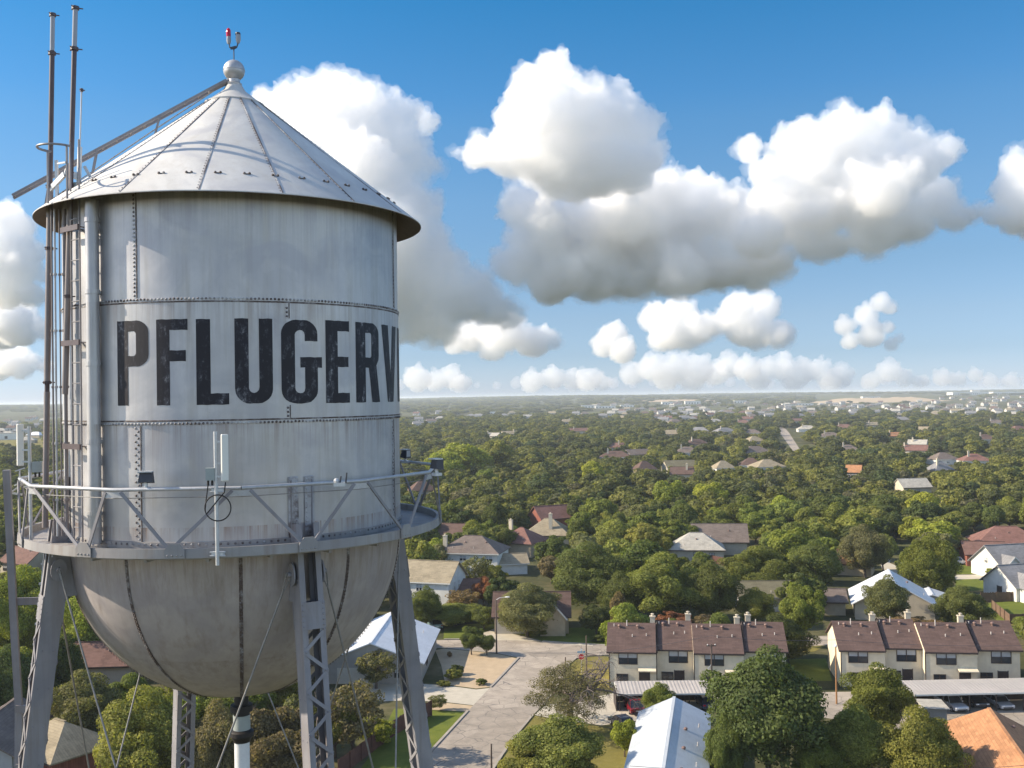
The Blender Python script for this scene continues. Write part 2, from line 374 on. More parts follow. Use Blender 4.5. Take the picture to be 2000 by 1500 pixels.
LT = [('P', 230.6, 291, 626.5, 792), ('F', 306.5, 367.4, 623.5, 791.5), ('L', 383.6, 447, 623, 790.6), ('U', 458.6, 532.4, 622, 788), ('G', 549, 628, 625, 788), ('E', 635.5, 681.5, 626.5, 787), ('R', 694, 740, 629, 785), ('V', 740, 771.5, 632, 784.6)]
for ch, x0, x1, yt, yb in LT:
    p0, p1 = cyl(x0, 705)[0], cyl(x1, 705)[0]
    if ch == 'V': p0 = p1r + R(1.6); p1 = p0 + R(15)
    p1r = p1
    zt_, zb_ = cyl((x0 + x1) / 2, yt)[1], cyl((x0 + x1) / 2, yb)[1]
    if ch in 'RV': zt_, zb_ = ZT0, ZB0
    else: ZT0, ZB0 = zt_, zb_
    b = letter(ch, p0, p1, zb_, zt_); me = bpy.data.meshes.new('l'); b.to_mesh(me); b.free(); lb.from_mesh(me); bpy.data.meshes.remove(me)
p = p1r + R(2.2)
for ch, wdt in (('I', 6), ('L', 13), ('L', 13), ('E', 12)):
    b = letter(ch, p, p + R(wdt), ZB0, ZT0); me = bpy.data.meshes.new('l'); b.to_mesh(me); b.free(); lb.from_mesh(me); bpy.data.meshes.remove(me); p += R(wdt + 2.6)
lme = bpy.data.meshes.new('lettering'); lb.to_mesh(lme); lb.free(); lme.materials.append(M['letter'])
lo = bpy.data.objects.new('lettering', lme); COL.objects.link(lo); lo.parent = shell
# ---- hemispherical bowl with meridian seams
prof = [(RT * math.cos(t), ZBOWL - RT * math.sin(t)) for t in np.linspace(PI / 2, 0, 40)]
prof[0] = (0.0, prof[0][1])
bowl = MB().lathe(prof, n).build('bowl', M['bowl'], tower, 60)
for k in range(10):
    ph = cyl(470, 1094)[0] + k * 2 * PI / 10; m = MB(); last = None
    for i, t in enumerate(np.linspace(0.0, R(84), 70)):
        rr, zz = (RT + .006) * math.cos(t), ZBOWL - (RT + .006) * math.sin(t); dw = .032 / max(rr, .2)
        a, b = T(ph - dw, rr, zz), T(ph + dw, rr, zz)
        if last: m.quad(last[0], a, b, last[1])
        last = (a, b)
        for q in (-.5, .5): m.dome(T(ph + dw * q, rr, zz - (.02 if q > 0 else 0)), T(ph, math.cos(t), -math.sin(t)), .02)
    m.build('plate_seam', M['seam'], bowl, 40)
# ---- cone roof: shingle plates, ribs, cap
ZC, RC = 46.24, .56
ZA = 46.62
def rz_roof(r): return ZE + (RE - r) * (ZC - ZE) / (RE - RC)
rf = MB().lathe([(RT - .2, ZE + .36), (RE - .015, ZE - .022), (RE, ZE - .012), (RE, ZE + .006), (RC, ZC)], 136)
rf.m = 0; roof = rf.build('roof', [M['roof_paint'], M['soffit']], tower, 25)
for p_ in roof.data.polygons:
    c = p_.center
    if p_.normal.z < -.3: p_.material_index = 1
MB().lathe([(RC + .05, ZC - .035), (RC + .055, ZC - .01), (RC, ZC + .012), (.24, ZA - .12), (.17, ZA), (0, ZA)], 48).build('roof_cap', M['roof_paint'], roof, 30)
NP = 17; ph0 = cyl(388, 371, RE)[0]
for k in range(NP):
    ph = ph0 + k * 2 * PI / NP; m = MB()
    sd = T(ph + PI / 2, 1, 0)
    m.bar(T(ph, RE - .01, rz_roof(RE - .01) + .006), T(ph, RC, ZC + .008), .022, .014, sd)
    r = RE - .05
    while r > RC + .05:
        m.dome(T(ph, r, rz_roof(r) + .014) - sd * .035, (T(ph, .6, .8)), .015); r -= .085
    m.build('roof_seam', M['rivet'], roof)
for k in range(42):
    ph = ph0 + R(4) + k * 2 * PI / 42; m = MB()
    for q in (-.045, .045):
        rr = RE - .52; m.bar(T(ph - .05 / rr, rr, rz_roof(rr) + .008), T(ph + .05 / rr, rr, rz_roof(rr) + .008), .03, .012, (T(ph, .8, -.6))); m.ball(T(ph + q / rr, rr, rz_roof(rr) + .02), .026, 8, 5)
    m.build('roof_bolt', M['seam'], roof)
# ---- finial ball on the apex
fb = MB(); fb.lathe([(.15, ZA - .02), (.16, ZA + .05), (.12, ZA + .08), (.12, ZA + .14)], 24); fb.ball((0, 0, ZA + .33), .222, 32, 20)
fb.lathe([(.225, ZA + .325), (.229, ZA + .33), (.225, ZA + .335)], 32)
fb.build('finial_ball', M['tank'], tower, 50)
# ---- balcony floor and rolled girder
bal = MB().lathe([(RT + .012, ZB - .06), (RB - .07, ZB - .06), (RB - .07, ZB + .075), (RB, ZB + .08), (RB + .01, ZB - .085), (RB - .09, ZB - .095), (RB - .09, ZB - .12), (RT + .012, ZB - .12)], 96).build('balcony', M['ring'], tower, 30)
m = MB()
for k in range(170):
    a = 2 * PI * k / 170; m.dome(((RT + .022) * math.cos(a), (RT + .022) * math.sin(a), ZB + .035), (math.cos(a), math.sin(a), 0), .024)
m.m = 1; m.lathe([(RT + .001, ZB - .05), (RT + .02, ZB - .045), (RT + .02, ZB + .075), (RT + .001, ZB + .08)], 96)
m.build('ring_seam', [M['rivet'], M['ring']], bal, 40)
for k in range(24):
    ph = R(7.5) + k * R(15); m = MB(); m.bar(T(ph, RT + .02, ZB - .145), T(ph, RB - .12, ZB - .145), .05, .05, (0, 0, 1)); m.build('bracket', M['ring'], bal)
NB = [R(-14.6 + 30.6 * k) for k in range(12)]; NTp = [R(.5 + 30 * k) for k in range(12)]
hr = MB(); RBp = RB + .02
pts = [T(a, RBp, ZR) for a in NTp]; hr.tube(pts + [pts[0]], .034, 10, False); rail = hr.build('handrail', M['rail'], tower, 50)
wr = MB(); pts = [T(a, RBp - .05, ZR - .15) for a in NTp]; wr.tube(pts + [pts[0]], .008, 6, False); wr.build('rail_wire', M['rod'], tower)
for k in range(12):
    for a in (NTp[k], NTp[k - 1] if k else NTp[-1]):
        b = NB[k]; A = T(b + (.02 if a > b and k else -.02), RB + .012, ZB + .05); B = T(a + (.035 if a < b else -.035), RBp, ZR - .04)
        if k == 0 and a == NTp[-1]: B = T(a + .035, RBp, ZR - .04)
        MB().bar(A, B, .055, .03, T(b, 1, 0).cross(Vector((0, 0, 1)))).build('diagonal_brace', M['steel'], rail)
    b = NB[k]; g = MB(); tw = .17 / RB
    o1 = [T(b - tw, RB + .02, ZB - .08), T(b + tw, RB + .02, ZB - .08), T(b + tw, RB + .02, ZB + .06), T(b + tw * .5, RB + .02, ZB + .17), T(b - tw * .5, RB + .02, ZB + .17), T(b - tw, RB + .02, ZB + .06)]
    o2 = [v + T(b, .018, 0) for v in o1]; g.add(o1 + o2, [(0, 5, 4, 3, 2, 1), (6, 7, 8, 9, 10, 11)] + [(i, (i + 1) % 6, 6 + (i + 1) % 6, 6 + i) for i in range(6)])
    for q in (-.7, -.25, .25, .7): g.dome(T(b + tw * q, RB + .037, ZB - .03), T(b, 1, 0), .02)
    g.build('gusset_plate', M['ring'], bal, fix=True)
    g = MB(); a = NTp[k]; g.bar(T(a - .05, RBp - .004, ZR - .09), T(a + .05, RBp - .004, ZR - .09), .10, .012, (0, 0, 1)); g.build('gusset_plate', M['rail'], rail)
# ---- four lattice legs
LEGPHI = [R(19), R(109), R(199), R(289)]; BAT = .128; RL0 = RT + .10; ZTOP = 37.75
def legc(phi, z): return T(phi, RL0 + BAT * (ZTOP - z), z)
for phi in LEGPHI:
    top, bot = legc(phi, ZTOP), legc(phi, 0.0); ax = (bot - top).normalized(); tg = T(phi + PI / 2, 1, 0); rd = ax.cross(tg).normalized()
    if rd.dot(T(phi, 1, 0)) < 0: rd = -rd
    L = (bot - top).length
    leg = MB(); leg.box((legc(phi, 0).x, legc(phi, 0).y, .25), (1.4, 1.4, .5)); leg = leg.build('leg', M['ring'], tower)
    for s_ in (-1, 1):                                                  # two channels, flanges outward
        ch = MB(); c0 = tg * s_ * .212
        ch.bar(top + c0, bot + c0, .36, .016, rd)
        for q in (-1, 1): ch.bar(top + c0 - tg * s_ * .05 + rd * q * .172, bot + c0 - tg * s_ * .05 + rd * q * .172, .10, .018, tg)
        z = .3
        while z < 16:
            p_ = top + ax * z + c0 + tg * s_ * .008
            for q in (-.1, .1): ch.dome(p_ + rd * q, tg * s_, .02)
            z += .7
        ch.build('channel', M['steel'], leg)
    for face in (-1, 1):
        lc = MB(); z = 1.9; s_ = 1; P = .36
        while z < L - .6:
            a = top + ax * z + tg * s_ * .18 + rd * face * .19; b = top + ax * (z + P) - tg * s_ * .18 + rd * face * .19
            lc.bar(a - tg * s_ * -.03, b - tg * s_ * .03, .062, .012, tg)
            lc.dome(a + rd * face * .008, rd * face, .024); z += P; s_ = -s_
        lc.build('lacing', M['steel'], leg)
        bp = MB(); c = top + ax * 1.62 + rd * face * .19; bp.bar(c - ax * .22, c + ax * .26, .455, .016, tg)
        for i in range(5):
            for s_ in (-1, 1):
                bp.dome(c + ax * (-.18 + .095 * i) + tg * s_ * .19 + rd * face * .008, rd * face, .022)
        bp.build('batten_plate', M['steel'], leg)
    # knee plates hugging the bowl
    for s_ in (-1, 1):
        kp = MB(); base = T(phi, 0, 0); c = tg * s_ * .19
        rin = lambda z: RT if z >= ZBOWL else math.sqrt(max(RT * RT - (ZBOWL - z) ** 2, .1))
        zs = np.linspace(ZBOWL - .95, ZBOWL + 1.25, 12); inn = [T(phi, rin(z) + .002, z) + c for z in zs]
        outr = [T(phi, max(RL0 + BAT * (ZTOP - z) - .1, rin(z) + .03) if z < ZBOWL + .2 else RT + .03, z) + c for z in zs]
        k = len(zs); vs = inn + outr; vs2 = [v + tg * s_ * .02 for v in vs]
        fs = []
        for i in range(k - 1): fs += [(i, i + 1, k + i + 1, k + i), (2 * k + i, 3 * k + i, 3 * k + i + 1, 2 * k + i + 1), (k + i, k + i + 1, 3 * k + i + 1, 3 * k + i), (i, 2 * k + i, 2 * k + i + 1, i + 1)]
        kp.add(vs + vs2, fs); kp.build('knee_plate', M['steel'], leg, fix=True)
        sp = MB(); dw = .095 / RT; pc = phi + s_ * .155 / RT
        sp.lathe([(RT + .004, ZBOWL + .2), (RT + .02, ZBOWL + .21), (RT + .02, ZBOWL + 1.30), (RT + .004, ZBOWL + 1.31)], 4, FACE + pc - dw, FACE + pc + dw)
        z = ZBOWL + .25
        while z < ZBOWL + 1.28:
            for q in (-.6, .6): sp.dome(T(pc + dw * q, RT + .02, z + q * .03), T(pc, 1, 0), .022)
            z += .085
        sp.build('stiffener_plate', M['seam_painted'], leg)
        ep = MB(); c = legc(phi, ZBOWL - .42) + tg * s_ * .27; u = ax; ring_ = []
        for i in range(16):
            a = 2 * PI * i / 16; ring_.append(c + rd * (-.16 * math.cos(a)) * .9 + u * .21 * math.sin(a))
        ep.add(ring_ + [v + tg * s_ * .03 for v in ring_], [tuple(range(16)), tuple(range(31, 15, -1))] + [(i, (i + 1) % 16, 16 + (i + 1) % 16, 16 + i) for i in range(16)])
        ep.tube([c + tg * s_ * -.02, c + tg * s_ * .10], .05, 12); ep.build('pin_plate', M['steel'], leg, fix=True)
# ---- tie rods between neighbouring legs
for i in range(4):
    for j in ((i + 1) % 4, (i + 3) % 4):
        s_ = 1 if j == (i + 1) % 4 else -1
        a = legc(LEGPHI[i], ZBOWL - .42) + T(LEGPHI[i] + PI / 2, 1, 0) * s_ * .33; b = legc(LEGPHI[j], 20.6) - T(LEGPHI[j] + PI / 2, 1, 0) * s_ * .26
        d = (b - a).normalized(); sd = d.cross(T(LEGPHI[i], 1, 0)).normalized()
        m = MB(); m.tube([a + d * .35, b], .018, 8)
        for q in (-1, 1): m.tube([a + sd * q * .05, a + sd * q * .045 + d * .1, a + d * .36], .013, 6)
        m.tube([a + d * 7.4, a + d * 7.75], .032, 8); m.build('tie_rod', M['rod'], tower, 60)
for i in range(4):
    a, b = legc(LEGPHI[i], 20.4), legc(LEGPHI[(i + 1) % 4], 20.4); MB().bar(a, b, .22, .2, (0, 0, 1)).build('strut', M['steel'], tower)
# ---- riser pipe under the bowl
ZK = ZBOWL - RT
rp = MB().lathe([(.155, ZK - 1.05), (.155, 0.0)], 24).build('riser_pipe', M['white_pipe'], tower, 60)
m = MB(); m.lathe([(.145, ZK + .05), (.145, ZK - .28), (.23, ZK - .29), (.23, ZK - .42), (.165, ZK - .43), (.165, ZK - .5), (.0, ZK - .5)], 24); m.build('pipe_neck', M['black'], rp, 40)
m = MB(); m.lathe([(0, ZK - .49), (.175, ZK - .5), (.175, ZK - .8), (.0, ZK - .8)], 24); m.build('coupling', M['grey_box'], rp, 40)
m = MB(); m.lathe([(0, ZK - .80), (.21, ZK - .81), (.245, ZK - .84), (.245, ZK - .93), (.2, ZK - .96), (.17, ZK - 1.06)], 24); m.build('flange', M['black'], rp, 40)
# ---- overflow pipe, ladder, revolving roof ladder
p0, _ = cyl(182, 700, RT + .15)
ov = MB(); ov.tube([T(p0, RT + .15, ZB + .03), T(p0, RT + .15, ZE + .02)], .118, 20); ovp = ov.build('overflow_pipe', M['tank'], tower, 50)
for z in (43.3, 42.0, 40.7, 39.3, 38.0):
    m = MB(); m.lathe([(.12, z - .04), (.13, z - .04), (.13, z + .04), (.12, z + .04)], 20, c=T(p0, RT + .15, 0)); m.bar(T(p0, RT, z), T(p0, RT + .1, z), .05, .07, (0, 0, 1)); m.build('pipe_clamp', M['tank'], ovp)
pl, pr = cyl(139, 700, RT + .24)[0], cyl(156, 700, RT + .24)[0]
lad = MB()
for p_ in (pl, pr): lad.bar(T(p_, RT + .22, ZB + .05), T(p_, RT + .22, ZE + 1.15), .03, .012, T(p_, 1, 0))
lad = lad.build('ladder', M['steel'], tower)
z = ZB + .3
while z < ZE + .3:
    MB().tube([T(pl, RT + .22, z), T(pr, RT + .22, z)], .011, 6).build('rung', M['steel'], lad); z += .375
for z in (43.2, 41.1, 39.2):
    m = MB()
    for p_ in (pl, pr): m.bar(T(p_, RT, z), T(p_, RT + .22, z), .012, .05, (0, 0, 1))
    m.bar(T(pl - .10, RT + .25, z), T(pr, RT + .25, z), .10, .03, (0, 0, 1)); m.build('ladder_bracket', M['dark_pole'], lad)
for px, dx, r_ in ((118, .22, .014), (109, .30, .02), (103, .34, .018), (128, .16, .034)):
    p_ = cyl(px, 700, RT + dx)[0]; m = MB(); m.tube([T(p_, RT + dx, ZB + .1), T(p_, RT + dx, ZE - .02)], r_, 8)
    for z in np.arange(38.2, 43.4, 1.05): m.tube([T(p_, RT + dx, z - .02), T(p_, RT + dx, z + .02)], r_ * 1.9, 8)
    m.build('conduit', M['rail'] if px in (109, 147) else M['dark_pole'] if px in (122, 113) else M['pole_brown'], tower, 50)
pk = R(-83); ra = T(pk, .18, ZA + .07); q_ = onbase(at(47, 404, TY - .55)); rb_ = T(pk, math.hypot(q_.x, q_.y), q_.z)
sd = T(pk + PI / 2, 1, 0); rl = MB()
for q in (-1, 1): rl.bar(ra + sd * q * .15, rb_ + sd * q * .15, .05, .05, sd)
dn = (rb_ - ra)
rl = rl.build('roof_ladder', M['steel'], tower)
k = 0
while k * .32 < dn.length:
    c = ra + dn.normalized() * k * .32; MB().tube([c - sd * .15, c + sd * .15], .012, 6).build('rung', M['pole_brown'], rl); k += 1
MB().tube([ra - dn.normalized() * .16 + Vector((0, 0, -.02)), ra + dn.normalized() * .42], .055, 10).build('pivot_arm', M['steel'], rl, 50)
m = MB(); m.tube([T(pk, .3, ZA - .05), T(pk, 1.6, rz_roof(1.6) + .14), T(pk, 3.2, rz_roof(3.2) + .12), T(pk, 3.7, rz_roof(3.7) + .1)], .012, 6); m.build('brace_rod', M['rod'], rl)
for rr in (1.5, 2.7, 3.55):
    t = (rr - .18) / (math.hypot(q_.x, q_.y) - .18); c = ra + dn * t
    m = MB()
    for q in (-1, 1): m.bar(c + sd * q * .18, T(pk, rr + .1, rz_roof(rr + .1)) + sd * q * .18, .04, .012, T(pk, 1, 0))
    m.build('ladder_strut', M['steel'], rl)
hp = MB(); c = T((pl + pr) / 2, RT + .55, ZE + .95); e1 = T((pl + pr) / 2 + PI / 2, 1, 0); e2 = T((pl + pr) / 2, 1, 0)
hp.tube([c + e1 * .33 * math.cos(a) + e2 * .33 * math.sin(a) for a in np.linspace(-.2, PI + .2, 14)], .022, 6)
hp.tube([c + e1 * .33 + Vector((0, 0, -.95)), c + e1 * .33], .02, 6); hp.tube([c - e1 * .33 + Vector((0, 0, -.95)), c - e1 * .33], .02, 6)
hp.build('ladder_hoop', M['steel'], lad, 50)
# ================================================================ things mounted on the tower
def mast(name, label, base, top, secs, mat, group=None, clamps=()):
    """a whip mast from base to top; secs = [(t0, t1, radius, material)]"""
    base, top = Vector(base), Vector(top); t = thing(name, label, 'antenna', base, 0, group); d = top - base
    for nm, t0, t1, r_, mt in secs:
        m = MB(); m.tube([d * t0, d * t1], r_, 12); m.build(nm, M[mt], t, 50)
    for tt, r_ in clamps:
        m = MB(); c = d * tt; m.tube([c - d.normalized() * .03, c + d.normalized() * .03], r_, 10)
        for a in range(3): m.tube([c, c + Vector((math.cos(a * 2.1 + .4), math.sin(a * 2.1 + .4), 0)) * r_ * 1.9], .012, 6)
        m.build('clamp', M['dark_pole'], t)
    return t
DA = TY - 2.2
mast('whip_antenna', 'dark mast antenna with grey collinear tip, taller span reaching down to the balcony', at(88, 1030, DA), at(103, 24, DA),
     [('mast', 0, .92, .046, 'dark_pole'), ('sleeve', .0, .262, .055, 'pole_brown'), ('sleeve', .28, .66, .058, 'pole_brown'), ('radiator', .925, .995, .042, 'grey_lamp'), ('side_rod', .925, .995, .012, 'dark_pole')],
     'dark_pole', None, ((.92, .07), (.995, .062), (.28, .075), (.54, .075), (.66, .075)))
mast('whip_antenna', 'dark mast antenna with grey radiator rising from the roof edge bracket, its tip highest', at(127, 770, DA - .25), at(147.5, 8, DA - .25),
     [('mast', 0, .88, .046, 'dark_pole'), ('sleeve', 0, .50, .056, 'pole_brown'), ('radiator', .885, .99, .045, 'grey_lamp'), ('side_rod', .885, .99, .012, 'dark_pole')],
     'dark_pole', None, ((.885, .075), (.99, .07), (.52, .07), (.25, .07)))
mast('whip_antenna', 'thin grey whip antenna with small spiked tip, shortest of the roof-edge aerials', at(153.5, 368, DA - .1), at(159.5, 176, DA - .1),
     [('mast', 0, 1.0, .014, 'galv'), ('foot', 0, .42, .042, 'galv'), ('base_plate', -.01, .05, .12, 'grey_box')], 'galv', None, ((1.0, .03),))
m = MB(); A = at(126, 335, DA - .25); B = at(152, 345, DA - .1); m.bar(A, B, .12, .05, (0, 0, 1)); m.bar(at(96, 372, DA), A - Vector((0, 0, .05)), .10, .05, (0, 0, 1)); m.bar(at(110, 313, DA - .1), at(112, 395, DA - .1), .05, .05, (1, 0, 0))
m.bar(at(110, 320, DA - .1), at(128, 317, DA - .2), .03, .03, (0, 0, 1)); m.bar(at(165, 325, DA), at(176, 345, DA), .05, .04, (1, 0, 0)); m.v = [tuple(onbase(v)) for v in m.v]
m.build('mast_bracket', M['galv'], tower)
# panel antennas on their poles
def panel_antenna(label, ptop, pbot, depth, pan, box, loop, group):
    base = at(*pbot, depth); t = thing('panel_antenna', label, 'antenna', base, 0, group); loc = lambda x, y, dd=0: at(x, y, depth + dd) - base
    MB().tube([loc(*pbot), loc(*ptop)], .032, 12).build('pole', M['galv'], t, 50)
    x0, y0, x1, y1 = pan; a = loc((x0 + x1) / 2, y0); b = loc((x0 + x1) / 2, y1); wd = (x1 - x0) * depth / FPX
    pm = MB(); c = (a + b) / 2; hh = (a - b).length; rot = Matrix.Rotation(R(38), 3, 'Z')
    pm.box(c, (wd * .95, wd * .55, hh), rot); p_ = pm.build('radome', M['white_plastic'], t)
    bv = p_.modifiers.new('b', 'BEVEL'); bv.width = .018; bv.segments = 2
    for f in (.16, .62, .9):
        m = MB(); q = a * (1 - f) + b * f; m.bar(q, loc(ptop[0] + (pbot[0] - ptop[0]) * f * .3, y0 + (y1 - y0) * f), .03, .03, (0, 0, 1)); m.build('bracket', M['galv'], t)
    if box:
        x0, y0, x1, y1 = box; m = MB(); s_ = depth / FPX; m.box(loc((x0 + x1) / 2, (y0 + y1) / 2), ((x1 - x0) * s_, .12, (y1 - y0) * s_), Matrix.Rotation(R(15), 3, 'Z')); e = m.build('equipment_box', M['grey_box'], t)
        m = MB(); cx = (x0 + x1) / 2
        for q in (-4, 4): m.tube([loc(cx + q, y1), loc(cx + q, y1 + 10)], .02, 8)
        m.build('connector', M['black'], e)
    if loop:
        m = MB(); cx, cy, rr = loop
        pts = [loc(*q, -.05) for q in (((box[0] + box[2]) / 2 - 4, box[3] + 8), (cx - rr * .9, cy - rr * .6))] + [loc(cx - rr * math.cos(a), cy - rr * math.sin(a) * -1, -.06) for a in np.linspace(.2, 2 * PI + .5, 30)] + [loc(cx + rr * .5, cy - rr * 1.2, -.05), loc((pan[0] + pan[2]) / 2 + 2, pan[3] + 2)]
        m.tube(pts, .011, 6); m.build('cable', M['black'], t, 60)
    for yy in ((957, 1082) if ptop[0] > 300 else (948, 1068)):
        m = MB(); q = loc(pbot[0], yy); m.box(q + Vector((0, .04, 0)), (.20, .09, .07)); m.tube([q - Vector((.13, 0, .03)), q + Vector((.13, 0, -.03))], .012, 6); m.tube([q - Vector((.13, 0, -.03)), q + Vector((.13, 0, .03))], .012, 6); m.build('clamp', M['galv'], t)
    return t
DF = 21.5 - RB - .12
panel_antenna('white panel antenna with coiled black cable on the balcony rail in front of the tank', (420.5, 843), (425, 1104), DF, (431, 848, 446, 940), (402, 914, 419, 938), (425.5, 992, 25.5), None)
panel_antenna('white panel antenna on its pole at the far end of the balcony beside the masts', (57, 833), (61, 1072), TY - 2.0, (33, 828, 46, 910), (64, 902, 82, 922), None, None)
def flood(label, px, py, depth, yaw, sz=.26):
    t = thing('floodlight', label, 'floodlight', at(px, py + 12, depth), yaw)
    m = MB(); s_ = sz; vs = [(-s_ * .45, -s_ * .3, .05), (s_ * .45, -s_ * .3, .05), (s_ * .5, s_ * .3, .02), (-s_ * .5, s_ * .3, .02), (-s_ * .36, -s_ * .2, s_ * .8), (s_ * .36, -s_ * .2, s_ * .8), (s_ * .42, s_ * .3, s_ * .86), (-s_ * .42, s_ * .3, s_ * .86)]
    m.add(vs, [(0, 3, 2, 1), (4, 5, 6, 7), (0, 1, 5, 4), (1, 2, 6, 5), (2, 3, 7, 6), (3, 0, 4, 7)]); h = m.build('housing', M['dark'], t)
    m = MB(); m.quad((-s_ * .38, s_ * .303, .06), (-s_ * .34, s_ * .303, s_ * .78), (s_ * .34, s_ * .303, s_ * .78), (s_ * .38, s_ * .303, .06)); m.build('lens', M['grey_lamp'], h)
    m = MB(); m.box((0, -.02, s_ * .87), (s_ * .9, s_ * .66, .02)); m.build('visor', M['galv'], h)
    m = MB(); m.tube([(0, 0, -.07), (0, 0, .06)], .03, 8); m.box((0, 0, -.06), (.14, .14, .05)); m.build('bracket', M['galv'], t)
flood('dark floodlight on the balcony rail in front of the riveted double seam', 285, 935, 21.5 - RB + .18, R(8))
flood('dark floodlight at the outermost bend of the balcony rail, seen against trees', 853, 908, TY - 2.6, R(-55))
flood('small floodlight with a bright top half hidden behind the tank edge', 792, 885, TY + 2.2, R(-110))
t = thing('lamp_bracket', 'empty lamp bracket with bolt stubs on the balcony rail', 'bracket', at(664, 946, 21.5 - RB + .3))
m = MB(); m.box((0, 0, .0), (.2, .12, .06)); m.ball((-.06, 0, .06), .05, 8, 6); m.build('clamp', M['galv'], t)
for x, h in ((.0, .14), (.1, .2)): MB().tube([(x, 0, .02), (x + .02, 0, h)], .014, 6).build('stub', M['dark'], t)
t = thing('yagi_antenna', 'bright folded bracket antenna hanging outside the balcony beside the panel pole', 'antenna', at(38, 950, TY - 1.3))
m = MB(); m.bar((-.18, 0, -.12), (.12, 0, .08), .07, .02, (0, 1, 0)); m.bar((-.1, 0, .02), (.14, 0, .14), .03, .02, (0, 1, 0)); m.bar((-.2, 0, -.12), (.05, 0, -.16), .04, .02, (0, 0, 1)); m.build('arm', M['white_plastic'], t)
m = MB(); m.bar((-.08, 0, .3), (.1, 0, .36), .03, .02, (0, 1, 0)); m.tube([(0, 0, .0), (.01, 0, .34)], .014, 6); m.build('element', M['galv'], t)
t = thing('obstruction_light', 'twin obstruction light on a forked stem above the finial ball, one lamp red', 'beacon', (TX, TY, ZA + .55))
m = MB(); m.tube([(0, 0, -.02), (0, 0, .24)], .012, 8); m.tube([(-.10, 0, .37), (-.085, 0, .27), (0, 0, .235), (.06, 0, .27), (.09, 0, .36)], .014, 8); m.bar((-.07, 0, .25), (.05, 0, .28), .05, .03, (0, 0, 1)); m.build('forked_stem', M['dark'], t)
L1 = MB().lathe([(0, .34), (.035, .35), (.05, .42), (.042, .5), (0, .5)], 14, c=(-.105, 0, 0)).build('lamp_base', M['grey_lamp'], t, 50)
MB().lathe([(0.0, .5), (.045, .5), (.05, .56), (.045, .64), (.02, .68), (0, .685)], 14, c=(-.108, 0, 0)).build('red_lamp', M['red_glass'], t, 60)
L2 = MB().lathe([(0, .35), (.03, .36), (.056, .44), (.05, .54), (0, .54)], 14, c=(.095, 0, 0)).build('lamp_base', M['grey_lamp'], t, 50)
MB().lathe([(0, .54), (.058, .54), (.05, .58), (0, .6)], 14, c=(.09, 0, 0)).build('dark_cap', M['dark'], t, 50)
# cable riser strapped beside the leg on the sunny side
A = [at(13, 918, TY - 1.6), at(22, 1100, TY - 1.5), at(29, 1250, TY - 1.4), at(37, 1380, TY - 1.3), at(36, 1560, TY - 1.2)]; e = A[-1] - A[-2]; A.append(A[-1] + e * (A[-1].z / -e.z))
t = thing('cable_riser', 'grey square conduit riser standing outside the balcony beside the sunlit tower leg', 'conduit', (A[-1].x, A[-1].y, 0))
m = MB()
for i in range(len(A) - 1): m.bar(A[i] - t.location, A[i + 1] - t.location, .13, .10, (1, .2, 0))
m.build('duct', M['steel'], t)
for y in (1175, 1385, 1500):
    a = at(30, y, TY - 1.4) - t.location; b = at(84, y - 2, TY - 1.2) - t.location; MB().bar(a, b, .14, .05, (0, 0, 1)).build('bracket', M['steel'], t)
for dx, r_ in ((70, .018), (79, .022), (87, .014)):
    a = at(dx + 18, 1062, TY - 1.55); b = at(dx - 26, 1500, TY - 1.75); d = b - a
    m = MB(); m.tube([a - t.location, a + d * .3 - t.location + Vector((.02, 0, 0)), b - t.location, b + d * (b.z / -d.z) - t.location], r_, 6)
    for k in range(12):
        c = a + d * (k * .09) - t.location; m.box(c, (.06, .06, .04))
    m.build('cable', M['dark_pole'] if dx == 79 else M['rail'], t)
# ================================================================ CLOUDS (real volumes of vapour far beyond the town)
def cloud_mat(name, dens, aniso=0.35, alb=.955):
    m = bpy.data.materials.new(name); m.use_nodes = True; t = m.node_tree; t.nodes.clear()
    o = t.nodes.new('ShaderNodeOutputMaterial'); v = t.nodes.new('ShaderNodeVolumeScatter')
    v.inputs['Color'].default_value = (alb, min(alb + .003, 1), min(alb + .009, 1), 1); v.inputs['Density'].default_value = dens; v.inputs['Anisotropy'].default_value = aniso
    t.links.new(v.outputs[0], o.inputs['Volume']); return m
CLTEX = []
for nm, basis, size, dep in (('billow_large', 'VORONOI_F1', 1.0, 1), ('billow_small', 'VORONOI_F1', 1.0, 3), ('wisps', 'IMPROVED_PERLIN', 1.0, 5)):
    tx = bpy.data.textures.new(nm, 'CLOUDS'); tx.noise_basis = basis; tx.noise_scale = size; tx.noise_depth = dep; CLTEX.append(tx)
